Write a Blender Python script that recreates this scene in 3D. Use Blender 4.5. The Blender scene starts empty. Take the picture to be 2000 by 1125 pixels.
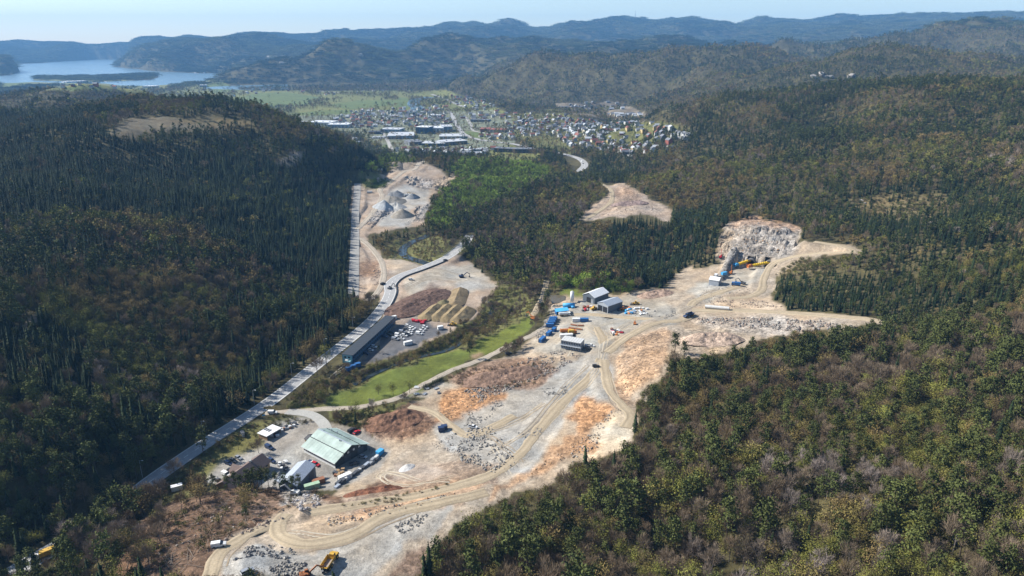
import bpy, math, random
import numpy as np
random.seed(7); rng = np.random.default_rng(7)
scene = bpy.context.scene
COL = scene.collection
R = math.radians
# ------------------------------------------------------------ camera
CZ, PITCH, F = 200.0, R(19.3), 1376.0          # F in pixels of the 2000 x 1125 photograph
cam_d = bpy.data.cameras.new('camera'); cam = bpy.data.objects.new('camera', cam_d); COL.objects.link(cam)
cam.location = (0, 0, CZ); cam.rotation_euler = (R(90) - PITCH, 0, 0)
cam_d.sensor_width = 36; cam_d.lens = 36 * F / 2000; cam_d.clip_start = 1; cam_d.clip_end = 60000
scene.camera = cam
# ------------------------------------------------------------ sky, sun, exposure
SUN_EL, SUN_AZ = R(37), R(-74)                 # azimuth from the view direction (+y), left is negative
world = bpy.data.worlds.new('World'); scene.world = world; world.use_nodes = True
nt = world.node_tree; bg = nt.nodes['Background']
sky = nt.nodes.new('ShaderNodeTexSky'); sky.sky_type = 'NISHITA'; sky.sun_disc = False
sky.sun_elevation = SUN_EL; sky.sun_rotation = SUN_AZ; sky.altitude = 200; sky.air_density = 0.85; sky.dust_density = 0.25; sky.ozone_density = 1.2
nt.links.new(sky.outputs[0], bg.inputs[0]); bg.inputs[1].default_value = 0.088
sun_d = bpy.data.lights.new('sun', 'SUN'); sun = bpy.data.objects.new('sun', sun_d); COL.objects.link(sun)
sun_d.energy = 4.8; sun_d.angle = R(0.53); sun_d.color = (1.0, 0.955, 0.88)
sun.rotation_euler = (R(90) - SUN_EL, 0, math.pi - SUN_AZ)
sun.location = (-300, 100, 500)
vs = scene.view_settings; vs.view_transform = 'Standard'; vs.look = 'None'; vs.exposure = 0.9; vs.gamma = 1.0; vs.use_curve_mapping = False
scene.render.engine = 'CYCLES'
cy = scene.cycles
cy.max_bounces = 4; cy.diffuse_bounces = 2; cy.glossy_bounces = 2; cy.transmission_bounces = 2; cy.volume_bounces = 0; cy.transparent_max_bounces = 4
cy.use_denoising = True; cy.denoiser = 'OPENIMAGEDENOISE'; cy.use_adaptive_sampling = True; cy.adaptive_threshold = 0.01
cy.caustics_reflective = False; cy.caustics_refractive = False

# ------------------------------------------------------------ projection between picture and place
cp, sp_ = math.cos(PITCH), math.sin(PITCH)
def project(x, y, z):
    dz = z - CZ
    dep = y * cp - dz * sp_
    up = y * sp_ + dz * cp
    dep = np.where(dep > 1, dep, 1)
    return 1000 + F * x / dep, 562.5 - F * up / dep
def ray(u, v):
    a = (u - 1000) / F; b = (562.5 - v) / F
    dx, dy, dz = a, cp + b * sp_, -sp_ + b * cp
    h = math.hypot(dx, dy)
    return dx / h, dy / h, dz / h

# ------------------------------------------------------------ noise
def _hash(ix, iy, s):
    h = (ix.astype(np.int64) * 374761393 + iy.astype(np.int64) * 668265263 + s * 974634777) & 0xffffffff
    h = ((h ^ (h >> 13)) * 1274126177) & 0xffffffff
    return ((h ^ (h >> 16)) & 0xffffff) / float(0xffffff)
def vnoise(x, y, s=0):
    ix, iy = np.floor(x), np.floor(y); fx, fy = x - ix, y - iy
    fx = fx * fx * fx * (fx * (fx * 6 - 15) + 10); fy = fy * fy * fy * (fy * (fy * 6 - 15) + 10)
    a, b = _hash(ix, iy, s), _hash(ix + 1, iy, s); c, d = _hash(ix, iy + 1, s), _hash(ix + 1, iy + 1, s)
    return (a + (b - a) * fx) + ((c + (d - c) * fx) - (a + (b - a) * fx)) * fy
def fbm(x, y, lam, octs=4, s=0, gain=0.5):
    t = 0; a = 1; n = 0
    for k in range(octs):
        t = t + a * (vnoise(x / lam + 17.3 * k, y / lam - 9.1 * k, s + k) - 0.5); n += a; a *= gain; lam /= 2.03
    return t / n * 2
def sstep(a, b, x):
    t = np.clip((x - a) / (b - a), 0, 1); return t * t * (3 - 2 * t)

# ------------------------------------------------------------ terrain: control points read off the photograph
CP = []
def Pz(u, v, z):
    dx, dy, s = ray(u, v); D = (z - CZ) / s; CP.append((math.atan2(dx, dy), D, z))
def Pd(u, v, D, sub=0):
    dx, dy, s = ray(u, v); D = D / dy; CP.append((math.atan2(dx, dy), D, CZ + D * s - sub))     # D is the distance straight ahead
def Pa(u, D, z):
    dx, dy, s = ray(u, 300); CP.append((math.atan2(dx, dy), D / dy, z))
for u, v, z in [
    # foreground quarry floor and haul roads
    (640,1100,24),(450,1110,26),(800,1040,22),(860,985,20),(1000,930,15),(1100,840,11),(1170,720,9),(1150,640,7),(1250,600,9),(1340,615,11),
    (1500,612,17),(1700,624,27),(940,860,8),(860,840,5),(780,890,3),(930,800,6),(1050,760,8),(1190,800,12),(1230,840,16),
    # builder's yard
    (620,930,0),(500,880,0),(700,880,0.5),(560,830,0),(430,930,0.5),(740,910,1),(600,860,0),(560,945,0.5),
    (600,972,7),(450,962,8),(340,985,7),(300,1060,18),(200,1110,14),(520,1010,17),(400,1080,23),(90,1085,0),(20,1120,0),
    # main road
    (290,950,0),(400,870,0),(520,800,0),(640,720,0),(712,635,0),(755,590,0),(770,545,2),(825,522,3),(905,473,5),
    # meadows and river
    (700,770,0),(860,710,0),(980,660,0),(1040,605,1),(760,760,0),(650,740,0),(720,690,0),(850,640,0),(900,580,0),(800,560,0),(720,520,0),
    (700,440,0),(695,360,1),(790,480,-3),(960,545,0),(770,400,2),(740,330,0),(1080,560,2),(1100,600,5),(1200,590,7),(1130,690,8),(900,760,2),(760,830,3),
    (1180,560,6),(1000,590,0),(960,610,-2),(800,445,1),(830,410,3),(1240,560,9),
    # the tunnel forecourt
    (1400,560,13),(1470,525,14),(1430,525,14),(1500,545,15),(1340,560,11),(1540,600,20),(1505,570,16),(1250,700,15),(1290,652,15),(1222,760,14),(1400,662,15),(1340,692,18),
    ]: Pz(u, v, z)
for u, v, D, s in [
    # low wooded hill in the middle of the valley
    (800,335,1090,0),(880,342,1050,8),(850,318,1160,4),(950,312,1180,10),(1000,320,1150,10),(1000,450,745,8),(1050,520,625,4),(1180,480,655,10),(1270,430,715,12),
    (1200,372,900,0),(1230,412,800,0),(1350,400,790,12),(1150,430,760,0),(1300,425,770,0),(1180,540,575,4),(1300,500,640,10),(1100,340,1150,10),(900,420,850,6),
    (940,500,690,4),(1050,450,760,10),
    # cut above the tunnel, wooded hill behind
    (1490,432,640,0),(1430,470,615,0),(1560,450,630,0),(1560,500,575,0),(1660,485,560,2),(1420,435,660,4),(1480,405,720,14),(1600,410,690,12),(1750,420,620,12),
    (1690,490,545,4),(1620,560,490,10),(1750,550,470,12),(1880,470,500,14),(1950,550,405,14),(1850,400,620,12),(1700,300,860,12),(1950,300,760,12),(1800,250,960,12),
    (1560,300,930,12),(1700,170,1270,12),(1800,168,1250,12),(1600,195,1260,12),(1950,165,1230,12),(2050,160,1200,12),(1500,240,1130,12),(1450,180,1420,12),(1380,195,1500,10),(1330,225,1560,8),
    (1420,300,1000,12),(1330,330,1060,10),(1240,330,1150,8),(1500,350,830,12),
    # right foreground slope
    (1260,760,330,13),(1310,690,361,13),(1260,900,255,13),(1000,1010,222,13),(900,1110,192,12),(1100,1110,183,13),(1100,960,236,12),(1400,900,235,13),(1600,900,215,13),(1400,720,345,13),(1550,680,365,13),
    (1600,800,270,13),(1750,700,320,13),(1800,880,218,13),(1950,1000,165,13),(1950,750,270,13),(1950,650,320,13),(1600,1080,178,13),(1350,1080,190,13),(1850,1110,150,13),(1820,620,395,12),
    # left slopes
    (500,690,420,16),(350,500,505,16),(0,500,440,16),(0,700,335,14),(0,900,262,12),(150,800,300,12),(250,700,372,12),(0,350,690,14),(180,400,620,14),(300,350,800,16),(500,400,720,18),(500,300,960,14),
    (600,480,610,20),(640,350,960,20),(640,560,545,18),(350,830,318,10),(150,950,262,10),(250,960,270,9),(60,1020,252,12),
    (0,250,980,14),(0,206,1150,14),(80,205,1150,14),(150,216,1150,14),(100,192,1500,10),(60,172,1900,12),(150,168,1950,12),(205,198,1330,10),(250,186,1330,10),(310,192,1320,10),(350,212,1280,8),(400,225,1150,4),(500,242,1090,10),(600,252,1040,14),(680,285,1020,14),(715,312,1010,12),(330,235,1100,2),(200,300,850,14),
    (600,300,950,10),(420,280,980,10),(250,240,1080,4),
    ]: Pd(u, v, D, s)
for u, v, z in [(1140,322,-12),(1095,300,-14),(1040,288,-16),(1100,240,-12),(1150,255,-10),(1250,290,-8),(1000,250,-22),(900,290,-20),(780,300,-14),(900,240,-25),(750,250,-25),(620,235,-26),(700,220,-28),
    (850,215,-28),(930,205,-27),(800,200,-30),(650,200,-31),(500,200,-32),(420,210,-32),(550,185,-33),(700,185,-33),(870,185,-30),(450,175,-34),(350,170,-35),(200,162,-36),(60,160,-36),(300,185,-34),(950,190,-22),(620,175,-34)]: Pz(u, v, z)
for u, v, D in [(1150,212,2300),(1250,225,2000),(1200,222,2060),(1100,205,2350),(1340,268,1560),(1300,240,1750),(1230,205,2250)]: Pd(u, v, D)
def ridge(pts, D, back=1.16, drop=0.45, sub=10):
    for u, v in pts:
        Pd(u, v, D, sub); z = CP[-1][2]; a = CP[-1][0]
        CP.append((a, CP[-1][1] * back, z - drop * (z + 36)))
# behind the near hills
for u, D, z in [(0,1500,35),(0,2300,-10),(150,2300,-10),(250,1650,15),(350,1600,-5),(500,1450,-15),(620,1350,-20),(0,2400,-25),(1450,1700,60),(1700,1600,70),(1950,1600,80),(1800,1900,70),(1000,1330,-8),(850,1300,-10),(1350,1900,25)]: Pa(u, D, z)
ridge([(1560,150),(1640,127),(1700,119),(1780,128),(1860,146)], 2300)
ridge([(1540,95),(1600,92),(1700,82),(1800,68),(1880,57),(1960,52),(2040,50)], 3900)
ridge([(1290,112),(1360,103),(1430,93),(1490,104),(1530,135)], 3000)
ridge([(930,165),(980,135),(1040,112),(1090,102),(1160,105),(1230,102)], 3300)
ridge([(430,165),(480,128),(560,108),(640,100),(720,100),(800,118)], 4900)
ridge([(820,150),(850,138),(890,150)], 4300, 1.1)
ridge([(232,128),(262,104),(300,86),(400,76),(520,73),(640,84)], 7200)
ridge([(820,84),(900,84),(1000,86),(1090,86),(1180,92)], 5600)
ridge([(1250,85),(1400,82),(1500,88)], 5400)
ridge([(0,118),(30,107),(70,120),(105,138)], 6000, 1.1)
ridge([(-60,96),(0,91),(60,86),(150,87),(230,88)], 10900, 1.08, 0.3)
ridge([(262,78),(330,74),(440,72),(560,68),(700,64),(800,58),(900,54),(985,47),(1030,54),(1075,60),(1150,48),(1240,42),(1330,45),(1420,47),(1500,53),(1570,47),(1660,50),(1750,41),(1830,46),(1900,42),(2000,40),(2080,40)], 9800, 1.1, 0.3)
for u, v, D in [(1250,190,2700),(1000,185,3000),(1150,180,2750),(560,170,4200),(700,172,4100),(800,168,4000),(420,150,5200),(1400,175,2500),(1600,170,2000)]: Pd(u, v, D, 10)
# fjord and its far banks
for u, v in [(40,148),(120,140),(200,146),(100,126),(200,122),(300,147),(380,149),(210,134)]: Pz(u, v, -44)
CPa = np.array(CP)
# ------------------------------------------------------------ terrain grid in azimuth and distance
az = np.concatenate([np.linspace(-70, -40, 24, endpoint=False), np.linspace(-40, 40, 680), np.linspace(40, 70, 25)[1:]]) * math.pi / 180
ND = 840
Dg = np.exp(np.linspace(math.log(105), math.log(13800), ND)); lD = np.log(Dg)
def rbf():
    ca = np.linspace(-70, 70, 330) * math.pi / 180; cl = np.linspace(lD[0], lD[-1], 420)
    P = np.stack([CPa[:, 0], np.log(CPa[:, 1])], 1); n = len(P)
    K = np.sqrt(((P[:, None] - P[None]) ** 2).sum(-1) + 1e-5)
    A = np.zeros((n + 3, n + 3)); A[:n, :n] = -K - 0 * np.eye(n); A[:n, n] = 1; A[:n, n + 1:] = P; A[n:, :n] = A[:n, n:].T
    A[:n, :n] += 0.002 * np.eye(n) * -1
    w = np.linalg.solve(A, np.concatenate([CPa[:, 2], np.zeros(3)]))
    out = np.zeros((len(ca), len(cl)))
    gl = cl[None]
    for i, a in enumerate(ca):
        q = np.sqrt((a - P[:, 0])[:, None] ** 2 + (cl[None] - P[:, 1][:, None]) ** 2 + 1e-5)
        out[i] = -(w[:n, None] * q).sum(0) + w[n] + w[n + 1] * a + w[n + 2] * cl
    k = np.array([1, 2, 1.]) / 4
    for _ in range(2):
        o = np.pad(out, 1, mode='edge'); out = (o[:-2] * .25 + o[1:-1] * .5 + o[2:] * .25)[:, 1:-1]
        o = np.pad(out, 1, mode='edge'); out = (o[:, :-2] * .25 + o[:, 1:-1] * .5 + o[:, 2:] * .25)[1:-1]
    ia = np.clip((az - ca[0]) / (ca[1] - ca[0]), 0, len(ca) - 1.001); il = np.clip((lD - cl[0]) / (cl[1] - cl[0]), 0, len(cl) - 1.001)
    a0 = ia.astype(int); l0 = il.astype(int); fa = (ia - a0)[:, None]; fl = (il - l0)[None]
    return (out[np.ix_(a0, l0)] * (1 - fa) * (1 - fl) + out[np.ix_(a0 + 1, l0)] * fa * (1 - fl) + out[np.ix_(a0, l0 + 1)] * (1 - fa) * fl + out[np.ix_(a0 + 1, l0 + 1)] * fa * fl)
Z = rbf()
GX = np.sin(az)[:, None] * Dg[None]; GY = np.cos(az)[:, None] * Dg[None]
DD = np.broadcast_to(Dg[None], Z.shape); AA = np.broadcast_to(az[:, None], Z.shape)
floor_ = np.interp(DD, [0, 700, 1700, 3800, 5000, 16000], [0, 0, -26, -33, -36, -38])
Z = np.where(DD > 1200, np.maximum(Z, floor_ - 10), Z)
hill = sstep(4, 30, Z - floor_)
near = np.interp(DD, [0, 850, 1300, 2500, 6000], [0.0, 0.3, 1.3, 2.0, 2.2]) + .45 * sstep(450, 800, DD) * ((AA < R(-9)) | (AA > R(22))) * (DD < 1300)
Z = Z + hill * (fbm(GX, GY, 380, 4, 3) * 36 * near + (0.35 - np.abs(fbm(GX, GY, 900, 5, 23, .55))) * 120 * sstep(1700, 3200, DD) * sstep(10, 90, Z - floor_) + fbm(GX, GY, 1300, 2, 13) * 20 * sstep(3500, 6000, DD) + fbm(GX, GY, 60, 4, 5) * 4.0 * (DD < 2500) * np.interp(DD, [0, 300, 900], [0.5, .7, 1]))
GU, GV = project(GX, GY, Z)
# ------------------------------------------------------------ land cover: painted in plan, outlines read off the photograph
def inpoly(u, v, poly):
    p = np.array(poly, float); ins = np.zeros(u.shape, bool)
    x0, y0 = p.min(0); x1, y1 = p.max(0)
    sel = (u >= x0) & (u <= x1) & (v >= y0) & (v <= y1)
    us, vs_ = u[sel], v[sel]; c = np.zeros(us.shape, bool); j = len(p) - 1
    for i in range(len(p)):
        xi, yi = p[i]; xj, yj = p[j]
        if yi != yj: c ^= ((yi > vs_) != (yj > vs_)) & (us < (xj - xi) * (vs_ - yi) / (yj - yi) + xi)
        j = i
    ins[sel] = c; return ins
wn1 = fbm(GX, GY, 14, 3, 31); wn2 = fbm(GX, GY, 14, 3, 47)
wamp = np.interp(DD, [200, 400, 1000, 3000], [34, 20, 6, 2])
WU, WV = GU + wn1 * wamp, GV + wn2 * wamp * 0.6
BARE = np.zeros(Z.shape, bool)       # no forest here
FIELDS = {}                           # name -> mask
ROUGH = np.zeros(Z.shape)             # relief of broken rock
GC = np.zeros(Z.shape + (3,)); 
ffl = np.array([0.072, 0.062, 0.028])
GC[:] = ffl
GC *= (1 + 0.35 * fbm(GX, GY, 40, 3, 61))[..., None]
C = dict(gravel=(.335,.30,.245), grey=(.325,.305,.27), sand=(.365,.29,.21), pink=(.345,.27,.205), orange=(.40,.225,.115), pale=(.54,.45,.33), brown=(.19,.115,.075), dark=(.11,.075,.055), scrub=(.235,.155,.105),
    heath=(.135,.083,.052), rock=(.35,.32,.285), meadow=(.115,.135,.026), grass=(.15,.155,.05), yard=(.27,.25,.22), concrete=(.36,.345,.31), asph=(.115,.115,.12), field=(.11,.14,.045), clear=(.215,.18,.14), town=(.17,.18,.12), verge=(.13,.125,.045), thin=(.14,.11,.055))
def paint(poly, c, d0=0, d1=99999, bare=True, rough=0.0, mix=1.0, edge=True, name=None):
    m = inpoly(WU if edge else GU, WV if edge else GV, poly) & (GY >= d0) & (GY <= d1)
    GC[m] = GC[m] * (1 - mix) + np.array(C[c]) * mix
    if bare is not None: BARE[m] = bare
    ROUGH[m] = rough
    if name: FIELDS[name] = FIELDS.get(name, False) | m
    return m
N = 0; 
# far: plain, town, clearings
paint([(330,160),(420,152),(460,172),(640,178),(800,176),(870,176),(960,205),(1000,225),(1010,262),(1000,282),(1040,300),(960,310),(860,308),(760,300),(700,262),(560,228),(480,222),(400,218),(330,200),(240,178),(0,175),(0,158)], 'grass', 1300, 5400)
paint([(640,222),(700,214),(800,216),(880,218),(960,215),(1010,232),(1005,282),(900,302),(770,300),(705,262),(560,240),(556,228)], 'town', 1300, 3000, name='town')
paint([(1000,225),(1080,212),(1130,232),(1200,238),(1300,238),(1345,250),(1360,272),(1300,300),(1210,305),(1110,300),(1040,285),(1000,262)], 'grass', 1300, 2600, mix=.6, name='estate')
paint([(1085,202),(1205,198),(1262,222),(1258,240),(1190,234),(1090,216)], 'clear', 1500, 2800, mix=.7)
paint([(1130,200),(1155,192),(1230,190),(1260,194),(1210,203)], 'clear', 2000, 2700, mix=.4)
for p in [[(430,200),(500,182),(560,180),(625,190),(600,205),(520,212)], [(560,222),(640,215),(690,216),(700,222),(600,226)], [(780,190),(800,192),(798,212),(770,212)], [(640,205),(700,196),(780,195),(770,205),(680,214)], [(110,172),(200,166),(200,174),(130,178)], [(0,160),(60,160),(50,168),(0,170)],
          [(905,258),(948,258),(948,268),(915,268)],[(745,288),(760,278),(760,294),(745,294)],[(395,168),(430,160),(470,176),(420,182)],[(800,300),(835,296),(845,303),(815,306)], [(330,215),(420,205),(440,222),(380,228)]]:
    paint(p, 'field', 1300, 5400)
paint([(205,262),(250,232),(330,228),(430,238),(470,246),(400,258),(300,262),(250,275)], 'clear', 850, 1300, mix=.4)
paint([(330,238),(400,226),(480,236),(500,245),(420,246)], 'thin', 850, 1300)
paint([(535,318),(575,294),(610,294),(585,322),(540,332)], 'clear', 750, 1200)
paint([(1660,388),(1740,376),(1850,384),(1850,412),(1770,430),(1680,424)], 'thin', 400, 900, mix=.9)
paint([(1520,525),(1560,505),(1640,505),(1640,535),(1580,545),(1510,540)], 'thin', 400, 800, mix=.9)
paint([(28,655),(55,615),(85,595),(90,612),(60,640),(35,672)], 'clear', 250, 600)
paint([(960,300),(985,297),(1060,300),(1050,315),(1000,320),(960,312)], 'grass', 1000, 1500)
# middle: quarry and new interchange
paint([(640,745),(700,692),(748,612),(735,575),(700,590),(688,560),(694,470),(686,420),(688,350),(705,342),(752,338),(790,318),(835,316),(880,345),(897,338),(880,362),(848,378),(838,398),(828,440),(770,452),(725,458),(720,475),(745,500),(800,512),(862,505),(905,470),(912,474),(896,500),(940,535),(975,548),(945,580),(922,628),(870,652),(790,690),(700,722),(650,755)], 'pink', 420, 1300, rough=.15)
paint([(762,372),(790,358),(838,372),(838,395),(800,410),(812,432),(790,445),(745,440),(728,420),(748,395)], 'grey', 600, 1100)
paint([(850,352),(893,338),(885,355),(862,372),(838,372)], 'sand', 800, 1200, rough=1.0)
paint([(790,345),(850,350),(838,372),(800,360)], 'rock', 800, 1200, rough=1.6, mix=.7)
paint([(720,425),(730,410),(765,405),(775,412),(745,420),(728,440)], 'rock', 700, 1100, rough=3.5)
paint([(815,405),(840,400),(832,425),(812,430)], 'rock', 700, 1100, rough=1.8)
paint([(760,500),(830,508),(858,514),(820,528),(780,538),(755,520)], 'sand', 480, 900)
paint([(700,512),(725,505),(745,522),(735,545),(705,540)], 'scrub', 480, 900, rough=.8)
paint([(790,545),(860,520),(910,520),(960,545),(920,552),(850,556),(800,575)], 'gravel', 480, 900)
paint([(885,555),(930,540),(965,552),(940,568),(900,572)], 'grey', 480, 900)
paint([(768,600),(800,575),(850,560),(882,562),(870,582),(830,610),(775,613)], 'dark', 450, 800, rough=.5, mix=.75)
paint([(708,708),(770,640),(800,626),(870,640),(862,650),(800,678),(730,708)], 'asph', 420, 700, rough=0, name='lot')
paint([(690,470),(705,462),(700,500),(694,560),(710,585),(690,600),(685,560)], 'scrub', 480, 900, mix=.6)
paint([(760,318),(790,310),(838,316),(800,330),(770,345)], 'clear', 900, 1300, mix=.8)
paint([(700,335),(745,338),(740,350),(705,350)], 'verge', 900, 1300, bare=None)
paint([(706,352),(770,350),(748,368),(715,368)], 'grass', 850, 1300)
# tree-covered island of the river, river banks
paint([(745,480),(800,458),(862,458),(890,488),(862,503),(800,510),(760,500)], 'verge', 450, 900, bare=False)
paint([(648,752),(720,718),(800,690),(868,655),(930,625),(948,580),(975,552),(1010,560),(1040,595),(1020,620),(960,655),(890,680),(810,705),(740,735),(640,785),(610,770)], 'verge', 380, 760, bare=False)
# meadows
for p in [[(630,796),(655,768),(715,740),(785,712),(818,712),(856,738),(805,768),(700,796)], [(800,710),(862,682),(925,678),(950,692),(905,714),(854,738)], [(912,680),(955,658),(1008,630),(1042,602),(1040,638),(1014,666),(950,694)]]:
    paint(p, 'meadow', 330, 620, name='meadow')
paint([(908,686),(932,684),(945,692),(928,698)], 'scrub', 330, 600)
paint([(1075,580),(1100,560),(1150,572),(1135,585)], 'meadow', 450, 700)
paint([(1068,582),(1105,576),(1110,592),(1075,592)], 'scrub', 450, 700)
# clearing on the right, far side
paint([(1128,432),(1158,400),(1192,375),(1165,352),(1210,352),(1275,388),(1318,412),(1308,435),(1250,418),(1190,428)], 'pink', 650, 1000, rough=.6)
paint([(1190,372),(1215,360),(1260,385),(1240,400),(1205,392)], 'scrub', 650, 1000, rough=1.0, mix=.6)
# main building site
site = [(405,1130),(415,1080),(480,1040),(560,1000),(640,985),(650,960),(700,925),(760,885),(735,850),(695,832),(700,808),(790,795),(840,770),(872,742),(905,720),(990,695),(1052,650),(1075,610),(1072,588),(1140,575),(1240,572),(1300,555),(1335,530),(1395,512),(1405,470),(1415,435),(1470,426),(1562,448),(1570,478),(1662,474),(1695,488),(1570,506),(1516,540),(1505,575),(1545,605),(1705,616),(1730,632),(1640,645),(1520,655),(1425,690),(1340,700),(1310,690),(1295,750),(1245,790),(1256,810),(1240,862),(1150,905),(1100,925),(1010,975),(935,1000),(885,1025),(850,1070),(800,1135)]
paint(site, 'sand', 0, 720, rough=.35)
paint([(1050,650),(1080,600),(1240,575),(1330,600),(1320,625),(1240,635),(1190,690),(1100,690),(1030,690)], 'gravel', 0, 700, rough=.1)
paint([(1130,695),(1185,688),(1195,770),(1115,795),(1085,850),(1010,925),(960,905),(880,880),(835,845),(905,800),(960,775),(1060,725)], 'grey', 0, 600, rough=.2)
paint([(835,830),(870,772),(925,748),(1000,768),(960,795),(910,822),(880,830)], 'orange', 0, 600, rough=1.0)
paint([(1108,840),(1138,768),(1195,792),(1180,822),(1128,850)], 'orange', 0, 600, rough=1.0)
paint([(1085,868),(1150,838),(1165,875),(1080,910),(1010,950),(940,985),(960,960),(1010,925)], 'orange', 0, 500, rough=.8, mix=.75)
paint([(1195,785),(1200,690),(1250,650),(1305,635),(1310,680),(1270,745),(1240,785)], 'orange', 0, 600, rough=.9, mix=.45)
paint([(1310,640),(1480,640),(1420,690),(1340,700)], 'sand', 0, 600, rough=1.0)
paint([(1165,835),(1215,798),(1245,812),(1236,860),(1150,895)], 'pale', 0, 500, rough=.3)
paint([(695,838),(735,800),(820,797),(862,828),(820,850),(775,868)], 'brown', 0, 500, rough=1.2)
paint([(640,978),(690,955),(760,930),(850,905),(960,905),(965,950),(840,975),(700,1002)], 'scrub', 0, 500, rough=.7, mix=.6)
paint([(690,968),(710,945),(765,942),(800,958),(770,970)], 'brown', 0, 400, rough=.8)
paint([(640,1000),(760,985),(900,948),(960,945),(900,985),(760,1005),(660,1015)], 'orange', 0, 400, rough=.6, mix=.5)
paint([(770,915),(830,900),(870,915),(840,940),(770,945)], 'pink', 0, 400, rough=.3)
paint([(420,1130),(450,1090),(500,1062),(600,1070),(700,1030),(800,1000),(880,985),(835,1040),(760,1080),(700,1130)], 'grey', 0, 330, rough=.3)
paint([(870,745),(905,718),(960,705),(1062,705),(1090,722),(1040,757),(960,768)], 'scrub', 0, 600, rough=.9)
paint([(740,1130),(790,1075),(850,1060),(830,1130)], 'scrub', 0, 400, rough=.6, bare=None)
paint([(1408,500),(1405,460),(1420,432),(1475,425),(1562,445),(1562,480),(1520,505),(1470,512),(1440,518)], 'rock', 0, 760, rough=1.3, mix=.8)
paint([(1405,505),(1405,455),(1425,432),(1440,450),(1425,500)], 'sand', 0, 760, rough=2.0, mix=.8)
paint([(1415,432),(1475,422),(1565,442),(1565,455),(1500,442),(1430,438)], 'orange', 0, 760, rough=.8, mix=.6)
paint([(1340,562),(1400,545),(1440,522),(1510,512),(1500,545),(1440,560),(1380,590)], 'gravel', 0, 700)
paint([(1350,625),(1500,622),(1650,635),(1500,655),(1400,640)], 'rock', 0, 600, rough=1.0, mix=.6)
# scrubby brow above the yard, yard itself, verges of the main road
paint([(165,1130),(245,1065),(296,1005),(335,978),(390,968),(470,950),(560,953),(650,962),(660,990),(560,1003),(480,1043),(425,1075),(408,1130)], 'heath', 0, 330, rough=.9)
paint([(480,985),(560,965),(640,975),(650,995),(540,1008),(500,1020)], 'scrub', 0, 330, rough=1.0, mix=.7)
paint([(545,985),(560,962),(605,958),(630,972),(625,990),(580,998)], 'rock', 0, 330, rough=1.2)
paint([(260,985),(400,880),(510,815),(600,812),(660,830),(560,860),(470,905),(395,950),(330,985)], 'verge', 230, 420, bare=True)
paint([(395,945),(430,903),(520,868),(505,848),(535,825),(590,812),(640,822),(705,838),(765,880),(742,915),(660,958),(560,958),(480,945)], 'yard', 240, 420, rough=0, edge=False)
paint([(520,905),(560,880),(625,835),(640,838),(640,850),(585,900),(560,920)], 'concrete', 240, 420, edge=False)
paint([(560,800),(620,740),(640,745),(615,790),(640,795),(610,808)], 'verge', 280, 520, bare=False)
paint([(640,800),(760,790),(790,800),(700,822),(640,818)], 'verge', 280, 450, bare=False)
paint([(770,780),(850,745),(880,750),(830,778)], 'gravel', 280, 500)
FL = FIELDS
# broken-rock relief
Z += ROUGH * (fbm(GX, GY, 12, 5, 71, .6) * 1.5 + np.abs(fbm(GX, GY, 6, 3, 75)) * .7 * (ROUGH > .5))
for _ in range(3):                       # ground colours bleed into each other over a metre or two
    for A_ in (GC, ROUGH):
        B_ = A_.copy(); B_[1:-1, 1:-1] = (A_[:-2, 1:-1] + A_[2:, 1:-1] + A_[1:-1, :-2] + A_[1:-1, 2:] + 2 * A_[1:-1, 1:-1]) / 6; m = (GY < 1250) & BARE & ~FIELDS['lot']; A_[m] = B_[m]
# blasted ledges in the rock cuts
ter = np.zeros(Z.shape, bool)
for p, d0, d1, st in (([(1405,505),(1408,450),(1425,430),(1475,424),(1562,445),(1560,482),(1515,500),(1465,512),(1440,518)], 500, 760, 5.5), ([(716,440),(726,408),(772,402),(780,412),(745,424),(730,446)], 700, 1100, 5.0), ([(790,345),(850,350),(890,342),(862,372),(800,362)], 800, 1200, 5.0), ([(812,405),(842,398),(834,428),(810,432)], 700, 1100, 4.0)):
    m = inpoly(GU, GV, p) & (GY > d0) & (GY < d1); q = Z[m] / st + .35 * fbm(GX[m], GY[m], 11, 2, 81); f = q - np.floor(q); Z[m] = .35 * Z[m] + .65 * (np.floor(q) + sstep(.55, .95, f)) * st; Z[m] += 1.5 * fbm(GX[m], GY[m], 7, 3, 85); ROUGH[m] = np.maximum(ROUGH[m], 1.2)
# rock spur left of the tunnel forecourt
sa, sb = (np.array([(200 - 16) / -ray(*q)[2] * ray(*q)[0], (200 - 16) / -ray(*q)[2] * ray(*q)[1]]) for q in ((1392,550), (1432,508))); dv = sb - sa; tt = np.clip(((GX - sa[0]) * dv[0] + (GY - sa[1]) * dv[1]) / (dv @ dv), 0, 1); rr_ = np.hypot(GX - sa[0] - tt * dv[0], GY - sa[1] - tt * dv[1]) + 1.5 * fbm(GX, GY, 8, 3, 87)
k = 1 - sstep(1.5, 5, rr_); Z += k * (1.5 + 4.5 * tt); GC[k > .2] = np.array(C['rock']) * .8; ROUGH[k > .1] = 1
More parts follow.
